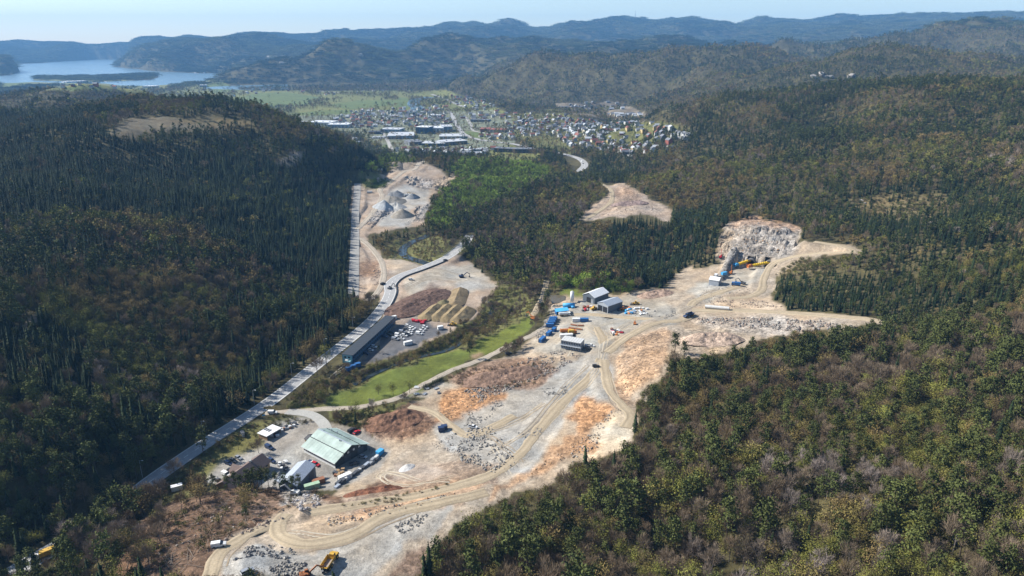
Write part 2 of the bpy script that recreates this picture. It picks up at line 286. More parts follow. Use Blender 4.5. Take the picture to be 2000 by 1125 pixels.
# fjord basin
FU, FV = project(GX, GY, np.full(Z.shape, -38.0))
fj = inpoly(FU, FV, [(-60,158),(0,156),(35,140),(28,131),(105,121),(170,116),(245,113),(262,116),(222,130),(305,139),(430,146),(400,157),(310,160),(190,160),(60,159),(20,162)]) & (GY > 4300) & (GY < 10300)
Z[fj] = -46
isl = inpoly(FU, FV, [(65,157),(70,151),(180,150),(300,145),(312,150),(295,156),(190,160)]) & (GY > 4000) & (GY < 7000)
Z[isl] = -34
nearfj = (GY > 3200) & (GY < 4700) & (AA < R(-24)) & (AA > R(-42)) & (Z > -33.5) & (FV > 150); Z[nearfj] = np.minimum(Z[nearfj], -33.5)
Zb = Z.copy()
for _ in range(10): Zb[1:-1, 1:-1] = (Zb[:-2, 1:-1] + Zb[2:, 1:-1] + Zb[1:-1, :-2] + Zb[1:-1, 2:] + 2 * Zb[1:-1, 1:-1]) / 6
shore = (GY > 4000) & (AA < R(-14)) & ~isl; Z[shore] = Zb[shore]; Z[fj & ~isl] = np.minimum(Z[fj & ~isl], -40)

# ------------------------------------------------------------ height look-up and un-projection on to the ground
dl = lD[1] - lD[0]
def gidx(x, y):
    a = np.arctan2(x, y); l = np.log(np.maximum(np.hypot(x, y), 1e-3))
    ia = np.clip(np.interp(a, az, np.arange(len(az))), 0, len(az) - 1.001); il = np.clip((l - lD[0]) / dl, 0, ND - 1.001)
    return ia, il
def height(x, y):
    x = np.asarray(x, float); y = np.asarray(y, float)
    ia, il = gidx(x, y); a0 = ia.astype(int); l0 = il.astype(int); fa = ia - a0; fl = il - l0
    return Z[a0, l0] * (1 - fa) * (1 - fl) + Z[a0 + 1, l0] * fa * (1 - fl) + Z[a0, l0 + 1] * (1 - fa) * fl + Z[a0 + 1, l0 + 1] * fa * fl
def ground(u, v, dmin=120):
    dx, dy, s = ray(u, v)
    D = np.exp(np.linspace(math.log(dmin), math.log(15000), 3000))
    h = height(dx * D, dy * D); k = np.nonzero(h >= CZ + s * D)[0]
    i = k[0] if len(k) else len(D) - 1
    if i > 0:
        e0 = CZ + s * D[i - 1] - h[i - 1]; e1 = CZ + s * D[i] - h[i]; t = e0 / (e0 - e1) if e0 != e1 else 0; d = D[i - 1] + (D[i] - D[i - 1]) * t
    else: d = D[0]
    return np.array([dx * d, dy * d, float(height(dx * d, dy * d))])
def catmull(p, step):
    p = np.array(p, float); q = np.vstack([2 * p[0] - p[1], p, 2 * p[-1] - p[-2]]); out = []
    for i in range(1, len(q) - 2):
        n = max(2, int(np.linalg.norm(q[i + 1] - q[i]) / step))
        t = np.linspace(0, 1, n, endpoint=False)[:, None]
        out.append(.5 * ((2 * q[i]) + (q[i + 1] - q[i - 1]) * t + (2 * q[i - 1] - 5 * q[i] + 4 * q[i + 1] - q[i + 2]) * t ** 2 + (3 * q[i] - q[i - 1] - 3 * q[i + 1] + q[i + 2]) * t ** 3))
    return np.vstack(out + [p[-1:]])
def carve(px, w, bank=5.0, smooth=9, dz=0.0, dmin=120, step=None, clear=None):
    pts = np.array([ground(u, v, dmin) for u, v in px])
    Dm = np.hypot(pts[:, 0], pts[:, 1]).mean()
    P = catmull(pts, step or max(2.0, Dm * .006))
    z = height(P[:, 0], P[:, 1]); k = np.ones(smooth) / smooth
    for _ in range(3): z = np.convolve(np.pad(z, smooth // 2, mode='edge'), k, 'valid')[:len(P)]
    P[:, 2] = z + dz
    cell = Dm * .0062; inner = w / 2 + 1.3 * cell; outer = inner + bank
    box = (GX > P[:, 0].min() - outer) & (GX < P[:, 0].max() + outer) & (GY > P[:, 1].min() - outer) & (GY < P[:, 1].max() + outer)
    ii = np.nonzero(box); gx, gy = GX[ii], GY[ii]
    best = np.full(len(gx), 1e9); bz = np.zeros(len(gx))
    for i in range(len(P) - 1):
        d = P[i + 1, :2] - P[i, :2]; L = d @ d + 1e-9
        t = np.clip(((gx - P[i, 0]) * d[0] + (gy - P[i, 1]) * d[1]) / L, 0, 1)
        r = np.hypot(gx - P[i, 0] - t * d[0], gy - P[i, 1] - t * d[1]); m = r < best
        best[m] = r[m]; bz[m] = (P[i, 2] + t * (P[i + 1, 2] - P[i, 2]))[m]
    wgt = 1 - sstep(inner, outer, best)
    Z[ii] = Z[ii] * (1 - wgt) + bz * wgt
    if clear is not None:
        b = BARE[ii]; b[best < w / 2 + clear] = True; BARE[ii] = b
    return P
# ------------------------------------------------------------ materials
def mat_base(name, rough=0.9, metal=0.0, spec=0.3):
    m = bpy.data.materials.new(name); m.use_nodes = True; b = m.node_tree.nodes['Principled BSDF']
    b.inputs['Roughness'].default_value = rough; b.inputs['Metallic'].default_value = metal; b.inputs['Specular IOR Level'].default_value = spec
    return m, m.node_tree, b
def nnode(t, ty, **kw):
    n = t.nodes.new(ty)
    for k, v in kw.items(): setattr(n, k, v)
    return n
MATS = {}
def M(name, col, rough=0.7, metal=0.0, var=0.18, scale=1.3, spec=0.3):
    """plain colour with weathering noise in object space"""
    if name in MATS: return MATS[name]
    m, t, b = mat_base(name, rough, metal, spec)
    tc = nnode(t, 'ShaderNodeTexCoord'); no = nnode(t, 'ShaderNodeTexNoise'); no.inputs['Scale'].default_value = scale; no.inputs['Detail'].default_value = 5
    mr = nnode(t, 'ShaderNodeMapRange'); mr.inputs['From Min'].default_value = .3; mr.inputs['From Max'].default_value = .7; mr.inputs['To Min'].default_value = 1 - var; mr.inputs['To Max'].default_value = 1 + var * .5
    mx = nnode(t, 'ShaderNodeMix', data_type='RGBA', blend_type='MULTIPLY'); mx.inputs['Factor'].default_value = 1; mx.inputs[6].default_value = (*col, 1)
    t.links.new(tc.outputs['Object'], no.inputs['Vector']); t.links.new(no.outputs['Fac'], mr.inputs['Value']); t.links.new(mr.outputs[0], mx.inputs[7]); t.links.new(mx.outputs[2], b.inputs['Base Color'])
    MATS[name] = m; return m
def M_attr(name, attr, atype='GEOMETRY', scales=((.9, .25), (.12, .18)), rough=.95, bump=0.0, bscale=1.2, spec=.15):
    """base colour from an attribute, broken up by two noises"""
    if name in MATS: return MATS[name]
    m, t, b = mat_base(name, rough, 0, spec)
    at = nnode(t, 'ShaderNodeAttribute', attribute_name=attr, attribute_type=atype); cur = at.outputs['Color']
    tc = nnode(t, 'ShaderNodeTexCoord')
    for sc, var in scales:
        no = nnode(t, 'ShaderNodeTexNoise'); no.inputs['Scale'].default_value = sc; no.inputs['Detail'].default_value = 6; no.inputs['Roughness'].default_value = .65
        mr = nnode(t, 'ShaderNodeMapRange'); mr.inputs['From Min'].default_value = .25; mr.inputs['From Max'].default_value = .75; mr.inputs['To Min'].default_value = 1 - var; mr.inputs['To Max'].default_value = 1 + var
        mx = nnode(t, 'ShaderNodeMix', data_type='RGBA', blend_type='MULTIPLY'); mx.inputs['Factor'].default_value = 1
        t.links.new(tc.outputs['Object'], no.inputs['Vector']); t.links.new(no.outputs['Fac'], mr.inputs['Value']); t.links.new(cur, mx.inputs[6]); t.links.new(mr.outputs[0], mx.inputs[7]); cur = mx.outputs[2]
    if name == 'ground':
        # single stones show where the ground is broken rock (alpha of the cover attribute)
        for sc, k in ((.55, .45), (1.3, .3)):
            vo = nnode(t, 'ShaderNodeTexVoronoi'); vo.inputs['Scale'].default_value = sc; sx = nnode(t, 'ShaderNodeSeparateColor'); mr = nnode(t, 'ShaderNodeMapRange'); mr.inputs['To Min'].default_value = 1 - k; mr.inputs['To Max'].default_value = 1 + k * .7
            mx = nnode(t, 'ShaderNodeMix', data_type='RGBA', blend_type='MULTIPLY'); t.links.new(tc.outputs['Object'], vo.inputs['Vector']); t.links.new(vo.outputs['Color'], sx.inputs[0]); t.links.new(sx.outputs[0], mr.inputs['Value']); t.links.new(at.outputs['Alpha'], mx.inputs['Factor']); t.links.new(cur, mx.inputs[6]); t.links.new(mr.outputs[0], mx.inputs[7]); cur = mx.outputs[2]
    t.links.new(cur, b.inputs['Base Color'])
    if bump:
        no = nnode(t, 'ShaderNodeTexNoise'); no.inputs['Scale'].default_value = bscale; no.inputs['Detail'].default_value = 8; no.inputs['Roughness'].default_value = .7
        bp = nnode(t, 'ShaderNodeBump'); bp.inputs['Strength'].default_value = bump; bp.inputs['Distance'].default_value = .6
        t.links.new(tc.outputs['Object'], no.inputs['Vector']); t.links.new(no.outputs['Fac'], bp.inputs['Height']); t.links.new(bp.outputs[0], b.inputs['Normal'])
    MATS[name] = m; return m
m_ground = M_attr('ground', 'cover', scales=((1.6, .28), (.35, .26), (.06, .26), (.015, .12)), bump=.9, bscale=.7)
m_track = M_attr('track', 'cover', scales=((1.2, .22), (.1, .15)), bump=.3)
m_stone = M_attr('stone', 'tint', 'INSTANCER', scales=((.8, .25),), rough=.9)
m_leaf = M_attr('leaf', 'tint', 'INSTANCER', scales=((.5, .35),), rough=.85, spec=.1)
m_bark = M('bark', (.085, .065, .05), .95); m_birch = M('pale_bark', (.15, .13, .12), .9)
def water_mat(name, col, rough, scale, bump):
    m, t, b = mat_base(name, rough, 0, .5); b.inputs['Base Color'].default_value = (*col, 1)
    tc = nnode(t, 'ShaderNodeTexCoord'); no = nnode(t, 'ShaderNodeTexNoise'); no.inputs['Scale'].default_value = scale; no.inputs['Detail'].default_value = 4
    bp = nnode(t, 'ShaderNodeBump'); bp.inputs['Strength'].default_value = bump; bp.inputs['Distance'].default_value = 1
    t.links.new(tc.outputs['Object'], no.inputs['Vector']); t.links.new(no.outputs['Fac'], bp.inputs['Height']); t.links.new(bp.outputs[0], b.inputs['Normal']); return m
m_fjord = water_mat('fjord_water', (.13, .21, .26), .25, .01, .05); m_river = water_mat('river_water', (.03, .04, .04), .15, .4, .3); m_pond = water_mat('pond_water', (.11, .085, .04), .15, .5, .1)

# ------------------------------------------------------------ object helpers
def link(o, parent=None):
    COL.objects.link(o)
    if parent is not None: o.parent = parent
    return o
def tag(o, label=None, cat=None, group=None, kind=None):
    if label: o['label'] = label
    if cat: o['category'] = cat
    if group: o['group'] = group
    if kind: o['kind'] = kind
    return o
def rawmesh(name, V, Fq, mats, smooth=False, fmat=None, attr=None):
    me = bpy.data.meshes.new(name)
    if isinstance(Fq, np.ndarray):
        V = np.asarray(V, np.float32); n, k = Fq.shape
        me.vertices.add(len(V)); me.vertices.foreach_set('co', V.ravel()); me.loops.add(n * k); me.loops.foreach_set('vertex_index', Fq.astype(np.int32).ravel())
        me.polygons.add(n); me.polygons.foreach_set('loop_start', np.arange(0, n * k, k, dtype=np.int32)); me.update(calc_edges=True)
    else: me.from_pydata([tuple(map(float, v)) for v in V], [], [tuple(f) for f in Fq]); me.update()
    for m in (mats if isinstance(mats, (list, tuple)) else [mats]): me.materials.append(m)
    if fmat is not None: me.polygons.foreach_set('material_index', np.asarray(fmat, np.int32))
    if smooth is not False: me.polygons.foreach_set('use_smooth', np.broadcast_to(np.asarray(smooth, bool), (len(me.polygons),)).copy())
    if attr is not None:
        c = me.color_attributes.new('cover', 'FLOAT_COLOR', 'POINT'); a = np.zeros((len(me.vertices), 4), np.float32); attr = np.asarray(attr); a[:, :attr.shape[1]] = attr; c.data.foreach_set('color', a.ravel())
    return me
def mobj(name, me, parent=None): return link(bpy.data.objects.new(name, me), parent)
def empty(name, loc, rz=0, label=None, cat=None, group=None, scale=1):
    o = bpy.data.objects.new(name, None); link(o); o.location = tuple(map(float, loc)); o.rotation_euler = (0, 0, float(rz)); o.scale = (scale,) * 3
    o.empty_display_size = .5
    return tag(o, label, cat, group)

# ------------------------------------------------------------ roads: beds carved first, then the ground, then their surfaces
ROADS = []
def road(name, px, w, kind, dmin=120, bank=5, smooth=9, clear=2.0, dz=0.0): ROADS.append((name, carve(px, w, bank, smooth, dz, dmin, clear=clear), w, kind))
road('main_road', [(20,1125),(60,1103),(110,1073),(200,1012),(290,945),(400,868),(519,790),(612,720),(712,637),(748,600),(762,574),(762,556),(782,537),(825,521),(872,506),(905,474),(918,462)], 10.0, 'asphalt', smooth=25, bank=6)
road('side_road', [(518,806),(575,803),(640,798),(700,795),(770,779),(820,756),(880,724),(940,702),(1000,673),(1045,651),(1082,628),(1100,617)], 5.5, 'gravelroad', bank=4)
road('yard_entrance', [(560,804),(603,809),(627,822),(637,840),(632,852)], 6.5, 'paved', bank=4)
road('haul_road', [(412,1124),(425,1082),(470,1052),(530,1022),(600,1004),(700,986),(840,962),(950,930),(1012,890),(1062,828),(1102,782),(1150,738),(1172,702),(1178,664),(1165,640)], 6.5, 'haul')
road('haul_road', [(800,793),(846,805),(884,834),(910,849),(942,842),(980,824),(1005,812)], 6, 'haul')
road('haul_road', [(1178,680),(1182,725),(1192,765),(1215,792),(1232,812),(1222,835)], 6, 'haul')
road('haul_road', [(1100,618),(1150,614),(1250,622),(1320,626),(1346,616),(1350,598),(1368,584),(1420,566),(1450,556)], 6.5, 'haul')
road('haul_road', [(1352,608),(1450,607),(1560,612),(1700,624),(1745,636)], 8, 'haul', bank=4)
road('haul_road', [(1420,584),(1465,578),(1488,566),(1493,545),(1505,522),(1540,504),(1600,493),(1655,491),(1668,485),(1640,478),(1590,475)], 6, 'haul')
road('haul_road', [(1185,690),(1228,656),(1285,632),(1335,626)], 6, 'haul')
road('haul_road', [(560,1008),(540,1030),(555,1050),(610,1062),(690,1042),(760,1006),(870,978),(950,962)], 6.5, 'haul')
road('quarry_track', [(698,352),(694,420),(693,480),(691,540),(690,585)], 9, 'greytrack', bank=3)
road('quarry_track', [(698,448),(730,412),(746,386),(742,370),(762,352),(790,336),(815,325),(830,312)], 7, 'gravelroad', bank=3)
road('quarry_track', [(697,462),(720,480),(736,497),(748,520),(748,548),(736,572),(715,592)], 6, 'gravelroad', bank=3)
road('forest_track', [(1138,432),(1180,406),(1196,386),(1186,366),(1164,352)], 6, 'haul', dmin=600)
road('spoil_track', [(770,615),(812,616),(840,598),(862,580),(892,564)], 5, 'haul')
road('river_track', [(1068,548),(1062,575),(1052,598),(1040,618)], 5, 'haul')
T = dict(dmin=1200, bank=15, smooth=9, clear=6)
road('town_road', [(1128,338),(1142,322),(1128,309),(1090,299),(1040,290),(1000,281),(940,274),(906,262),(893,245),(882,224),(872,212)], 13, 'asphalt', dmin=1000, bank=15, clear=8)
road('town_road', [(843,184),(870,193),(905,208)], 14, 'paved', **T)
road('town_road', [(910,228),(920,245),(926,256),(955,262),(990,272)], 9, 'paved', **T)
road('town_road', [(746,258),(757,275),(766,294),(778,304)], 9, 'paved', **T)
road('town_road', [(1108,250),(1075,244),(1052,246),(1050,236),(1066,228)], 8, 'paved', **T)
road('town_road', [(1088,228),(1120,242),(1150,252),(1172,262)], 8, 'paved', **T)
road('town_road', [(1168,274),(1196,290),(1232,306)], 8, 'paved', **T)
road('town_road', [(1305,262),(1335,273)], 8, 'paved', **T)
road('town_road', [(1160,222),(1182,232),(1256,232)], 8, 'paved', **T)
road('valley_road', [(565,172),(620,177),(680,182)], 16, 'paved', dmin=2500, bank=15, clear=6)
RIV = []
def river(name, px, w, dz, dmin=120, label=None): RIV.append((name, carve(px, w, w * .5, 15, dz, dmin, clear=1.0), w))
river('river', [(838,455),(822,462),(800,474),(786,486),(792,497),(815,504),(838,512)], 6.5, -2.0, 400)
river('stream', [(956,585),(962,600),(945,628),(905,662),(868,682),(800,698),(740,722),(690,748)], 2.6, -1.6, 380)
river('town_river', [(838,188),(812,195),(808,203),(815,210),(806,220)], 36, -2, 2000)
river('valley_river', [(345,194),(400,203),(442,216)], 40, -2, 1700)
# flat pads under the larger buildings
def pad(px, z=None, margin=3.0, dmin=120):
    pts = np.array([ground(u, v, dmin) for u, v in px]); z = pts[:, 2].mean() if z is None else z
    c = pts[:, :2].mean(0); Q = c + (pts[:, :2] - c) * (1 + margin / np.linalg.norm(pts[:, :2] - c, axis=1)[:, None])
    ins = inpoly(GX, GY, Q); Z[ins] = z; return z
pad([(590,885),(655,922),(735,890),(660,850)]); pad([(662,712),(692,716),(780,632),(748,620)]); pad([(1132,592),(1188,622),(1222,604),(1180,578)]); pad([(1088,682),(1136,692),(1148,682),(1100,668)])
pad([(1378,556),(1402,564),(1418,552),(1396,546)]); pad([(450,950),(520,950),(545,920),(510,895)]); pad([(1425,520),(1440,530),(1510,520),(1500,508),(1462,512)], 14.0)

# ------------------------------------------------------------ the ground sheet
PORT = []
def portal_hole(u, v, ang):
    p = ground(u, v); PORT.append((p, ang)); return p
P1 = ground(1466, 517); P2 = ground(1503, 514)
P1[2] = P2[2] = 14.0
pdir = np.array([math.sin(R(24)), math.cos(R(24))])
def build_ground():
    na = len(az); V = np.stack([GX, GY, Z], -1).reshape(-1, 3)
    i, j = np.meshgrid(np.arange(na - 1), np.arange(ND - 1), indexing='ij'); a = i * ND + j
    Fq = np.stack([a, a + ND, a + ND + 1, a + 1], -1).reshape(-1, 4)
    cen = V[Fq].mean(1); keep = np.ones(len(Fq), bool)
    for P in (P1, P2):
        d = cen[:, :2] - P[:2]; s = d @ pdir; q = d @ np.array([pdir[1], -pdir[0]])
        keep &= ~((np.abs(q) < 3.6) & (s > -2) & (s < 30) & (cen[:, 2] > P[2] + .6) & (cen[:, 2] < P[2] + 6.0))
    sm = (ROUGH.reshape(-1)[Fq].max(1) < 1.05)
    g = GC * (1 + .22 * fbm(GX, GY, 6, 3, 91) + .16 * fbm(GX, GY, 30, 3, 95))[..., None]
    warm = fbm(GX, GY, 18, 3, 99)[..., None] * BARE[..., None] * np.array([.10, .0, -.13]); g = np.clip(g * (1 + warm), .005, .8)
    me = rawmesh('ground', V, Fq[keep], m_ground, sm[keep], attr=np.concatenate([g.reshape(-1, 3), np.clip(ROUGH.reshape(-1, 1), 0, 1)], 1))
    return tag(mobj('ground', me), kind='structure')
build_ground()
# ------------------------------------------------------------ road surfaces, markings, water sheets
RC = dict(greytrack=(.285, .275, .255), asphalt=(.34, .335, .325), paved=(.36, .35, .32), gravelroad=(.37, .32, .255), haul=(.37, .30, .205))
def frame(P):
    t = np.gradient(P[:, :2], axis=0); t /= np.linalg.norm(t, axis=1)[:, None] + 1e-9; return t, np.stack([t[:, 1], -t[:, 0]], 1)
def strip(name, P, w, kind, off, cols=None, mat=None, jitter=0.0, parent=None, drape=False):
    t, nrm = frame(P); xs = cols or [-1, -.82, -.6, -.45, -.3, 0, .3, .45, .6, .82, 1]
    n, k = len(P), len(xs); V = np.zeros((n, k, 3)); base = np.array(RC.get(kind, (.3, .3, .3))); A = np.zeros((n, k, 3))
    jl = fbm(P[:, 0], P[:, 1], 7, 3, 5) * jitter; jr = fbm(P[:, 0] + 300, P[:, 1], 7, 3, 6) * jitter
    for c, x in enumerate(xs):
        h = w / 2 * (1 + (jl if x < 0 else jr) * abs(x))
        V[:, c, :2] = P[:, :2] + nrm * (x * h)[:, None]
        V[:, c, 2] = (height(V[:, c, 0], V[:, c, 1]) if drape else P[:, 2]) + off - (.25 if abs(x) == 1 and kind in ('haul', 'gravelroad') else 0)
        f = 1.0
        if kind in ('haul', 'gravelroad'): f = {0.45: .8, .3: .95, .6: .92, 0: 1.07, .82: 1.03}.get(abs(x), .9) * (1 + .15 * fbm(P[:, 0] + 50 * c, P[:, 1], 12, 2, 8))
        A[:, c] = base * np.reshape(f, (-1, 1)) if np.ndim(f) else base * f
    i, j = np.meshgrid(np.arange(n - 1), np.arange(k - 1), indexing='ij'); a = i * k + j
    Fq = np.stack([a, a + 1, a + k + 1, a + k], -1).reshape(-1, 4)
    return mobj(name, rawmesh(name, V.reshape(-1, 3), Fq, mat or m_track, True, attr=A.reshape(-1, 3)), parent)
m_paint = M('road_paint', (.78, .77, .72), .6)
def dashes(P, off, w, on, gap, z, parent, name='lane_marking'):
    s = np.concatenate([[0], np.cumsum(np.linalg.norm(np.diff(P[:, :2], axis=0), axis=1))]); t, nrm = frame(P)
    V, Fc = [], []; a = 0
    while a + on < s[-1]:
        q = []
        for b in np.linspace(a, a + on, 2 if on < 20 else max(2, int(on / 4))):
            c = np.array([np.interp(b, s, P[:, k]) for k in range(3)]); nn = np.array([np.interp(b, s, nrm[:, k]) for k in range(2)])
            q.append((c, nn))
        for (c0, n0), (c1, n1) in zip(q[:-1], q[1:]):
            i = len(V)
            for c, nn, e in ((c0, n0, -1), (c0, n0, 1), (c1, n1, 1), (c1, n1, -1)): V.append((c[0] + nn[0] * (off + e * w / 2), c[1] + nn[1] * (off + e * w / 2), c[2] + z))
            Fc.append((i, i + 1, i + 2, i + 3))
        a += on + gap
    mobj(name, rawmesh(name, V, Fc, m_paint), parent)
for k, (name, P, w, kind) in enumerate(ROADS):
    D = np.hypot(P[:, 0], P[:, 1]).mean(); off = .10 + .012 * k + .0001 * D
    ro = tag(strip(name, P, w, kind, off, jitter=.4 if kind in ('haul', 'gravelroad') else 0), kind='structure')
    if name == 'main_road':
        dashes(P, 0, .32, 3, 4.5, off + .012, ro); dashes(P, w / 2 - .6, .3, 60, .01, off + .012, ro); dashes(P, -w / 2 + .6, .3, 60, .01, off + .012, ro)
    if name == 'town_road' and kind == 'asphalt': dashes(P, 0, .5, 6, 6, off + .03, ro)
RC['rut'] = (.30, .235, .16)
def tyre_tracks(px, seed, tone):
    P = catmull(np.array([ground(u, v) for u, v in px]), 2.0); t, nrm = frame(P); wob = fbm(P[:, 0], P[:, 1], 25, 2, seed) * .8; Q = P.copy(); Q[:, :2] += nrm * wob[:, None]; RC['rut'] = tone
    root = None
    for s in (-1.05, 1.05):
        L = Q.copy(); L[:, :2] += nrm * s; o = strip('tyre_track' if root is None else 'wheel_rut', L, .62, 'rut', .07, [-1, 0, 1], jitter=.5, parent=root, drape=True)
        if root is None: root = tag(o, kind='structure')
rt_ = random.Random(9)
for base in ([(430,1110),(440,1078),(500,1045),(560,1020)], [(560,1040),(640,1052),(720,1025),(800,990),(880,972)], [(600,1075),(680,1060),(760,1020),(850,985)], [(1010,900),(1060,840),(1100,790),(1150,742),(1172,700)], [(960,880),(1020,850),(1060,800),(1110,750),(1150,715)], [(930,850),(1000,825),(1060,790)], [(1110,700),(1150,650),(1200,630),(1260,622)], [(1090,660),(1130,640),(1180,650),(1178,700)], [(1180,700),(1186,750),(1205,785),(1230,810)], [(1190,680),(1240,650),(1300,628)], [(1300,620),(1345,600),(1380,578),(1430,560)], [(1150,640),(1180,660),(1210,640),(1250,625)], [(890,840),(940,845),(1000,880),(1020,900)], [(820,940),(760,920),(740,935),(790,950),(880,935)], [(780,540),(850,528),(920,545)], [(790,560),(840,545),(900,548)], [(650,735),(690,705),(730,650),(770,620)], [(960,870),(985,900),(1000,925)]):
    for k in range(2): tyre_tracks([(u + rt_.uniform(-9, 9), v + rt_.uniform(-4, 4)) for u, v in base], rt_.randrange(900), rt_.choice([(.27,.215,.15), (.40,.33,.235), (.24,.20,.15), (.42,.37,.29)]))
for name, P, w in RIV:
    tag(strip(name, P, w * 1.35, 'water', .35, [-1, 0, 1], m_river if w < 30 else m_fjord), kind='structure')
fa = np.linspace(R(-44), R(-17), 30); fv = [(math.sin(a) * d, math.cos(a) * d, -37.5) for a in fa for d in (4000, 11800)]
tag(mobj('fjord', rawmesh('fjord', fv, [(2 * i, 2 * i + 1, 2 * i + 3, 2 * i + 2) for i in range(29)], m_fjord)), kind='structure')
pp = [ground(u, v) for u, v in [(1070,592),(1074,582),(1090,578),(1104,579),(1104,586),(1092,592),(1080,594)]]; zp = max(p[2] for p in pp) + .12
tag(mobj('pond', rawmesh('pond', [(p[0], p[1], zp) for p in pp], [tuple(range(len(pp)))], m_pond)), kind='structure')
# ------------------------------------------------------------ tree prototypes
def rquads(cen, size, r):
    """leaf-sized faces, one quad per centre, random orientation"""
    n = len(cen); a = r.normal(size=(n, 3)); a /= np.linalg.norm(a, axis=1)[:, None]; b = np.cross(a, r.normal(size=(n, 3))); b /= np.linalg.norm(b, axis=1)[:, None]
    s = np.asarray(size).reshape(-1, 1) * np.ones((n, 1)); V = np.stack([cen - a * s - b * s * .55, cen + a * s * .9 - b * s * .5, cen + a * s + b * s * .6, cen - a * s * .8 + b * s * .5], 1).reshape(-1, 3)
    return V, np.arange(n * 4).reshape(-1, 4)
def tube(p0, p1, r0, r1, k=5):
    p0, p1 = np.array(p0, float), np.array(p1, float); d = p1 - p0; d /= np.linalg.norm(d) + 1e-9
    x = np.cross(d, (0.3, 0.9, 0.2)); x /= np.linalg.norm(x); y = np.cross(d, x); th = np.arange(k) * 2 * math.pi / k
    ring = np.cos(th)[:, None] * x + np.sin(th)[:, None] * y
    V = np.vstack([p0 + ring * r0, p1 + ring * r1]); Fq = np.array([(i, (i + 1) % k, k + (i + 1) % k, k + i) for i in range(k)]); return V, Fq
class Geo:
    def __init__(s): s.V, s.F, s.n = [], [], 0
    def add(s, V, Fq): s.V.append(np.asarray(V, float)); s.F.append(np.asarray(Fq) + s.n); s.n += len(V)
    def arr(s): return (np.vstack(s.V), np.vstack(s.F)) if s.V else (np.zeros((0, 3)), np.zeros((0, 4), int))
def spruce(r, lod):
    T, Cn = Geo(), Geo(); H = 17.0; T.add(*tube((0, 0, -1), (0, 0, H * .97), .22, .04, 5 if lod else 6))
    L = (26, 15, 8)[lod]; nb = (11, 8, 6)[lod]; Rm = 2.3 + .5 * r.random()
    for k in range(L):
        f = (k + .5) / L; z = H * (.06 + .94 * f); rad = Rm * (1 - f) ** .85 * (.68 + .55 * r.random()) + .12; ph = r.random() * 6.28
        for b in range(nb):
            a = ph + b * 6.283 / nb + r.normal() * .2; l = rad * (.45 + .75 * r.random()); w = l * (.30 if lod == 0 else .42) + .1; dz = -l * (.28 + .2 * r.random())
            c, s = math.cos(a), math.sin(a); m = .55 * l
            Cn.add([(0, 0, z + .3), (c * m - s * w, s * m + c * w, z + dz * .45 - .12), (c * l, s * l, z + dz), (c * m + s * w, s * m - c * w, z + dz * .45 - .12)], [(0, 1, 2, 3)])
    return T, Cn
def pine(r, lod):
    T, Cn = Geo(), Geo(); H = 14.5 + 3 * r.random(); T.add(*tube((0, 0, -1), (r.normal() * .3, r.normal() * .3, H * .9), .22, .07, 6 if lod == 0 else 4))
    n = (20, 10, 6)[lod]; q = (26, 13, 7)[lod]
    for k in range(n):
        f = k / n; z = H * (.42 + .55 * f); rr = (2.3 * (1 - f) ** .55 + .25) * (.5 + .6 * r.random()); a = r.random() * 6.28
        c = np.array([math.cos(a) * rr, math.sin(a) * rr, z + r.normal() * .3])
        if lod == 0 and k % 2 == 0: T.add(*tube((0, 0, z - .8), c, .07, .03, 3))
        pts = c + r.normal(size=(q, 3)) * np.array([.75, .75, .38]); Cn.add(*rquads(pts, ((.33, .6, .95)[lod]) * (.7 + .6 * r.random(q)), r))
    return T, Cn
def limbs(T, r, H, n, spread, kr=4):
    tips = []
    T.add(*tube((0, 0, -1), (0, 0, H * .45), .2, .13, kr + 1)); top = np.array((r.normal() * .3, r.normal() * .3, H * .8)); T.add(*tube((0, 0, H * .45), top, .13, .05, kr)); tips.append(top)
    for k in range(n):
        z = H * (.28 + .45 * k / n); a = k * 2.4 + r.normal() * .3; l = spread * (.7 + .5 * r.random()) * (1 - .35 * k / n)
        e = np.array((math.cos(a) * l, math.sin(a) * l, z + l * (.75 + .4 * r.random()))); T.add(*tube((0, 0, z), e, .09, .03, 3)); tips.append(e)
    return tips
def budding(r, lod):
    T, Cn = Geo(), Geo(); H = 11.5 + 3 * r.random(); Rd = 2.7 + .6 * r.random(); tips = limbs(T, r, H, (8, 4, 2)[lod], Rd * .9, 4 if lod == 0 else 3)
    m = (17, 9, 5)[lod]; q = (44, 17, 7)[lod]; cz = H * .66
    for k in range(m):
        d = r.normal(size=3); d /= np.linalg.norm(d); c = d * np.array([Rd, Rd, H * .33]) * (.45 + .5 * r.random()) + np.array([0, 0, cz]); s = Rd * (.30 + .22 * r.random())
        pts = c + r.normal(size=(q, 3)) * s * np.array([1, 1, .7]); Cn.add(*rquads(pts, (.19, .46, .85)[lod] * (.6 + .8 * r.random(q)), r))
    return T, Cn
def twigs(r, p0, d, n, l, w):
    a = d + r.normal(size=(n, 3)) * .45; a /= np.linalg.norm(a, axis=1)[:, None]; ll = l * (.5 + r.random((n, 1))); b = np.cross(a, r.normal(size=(n, 3))); b /= np.linalg.norm(b, axis=1)[:, None]
    s = p0 + r.normal(size=(n, 3)) * l * .22; e = s + a * ll; mid = (s + e) / 2
    V = np.stack([s, mid - b * w, e, mid + b * w], 1).reshape(-1, 3); return V, np.arange(4 * n).reshape(-1, 4)
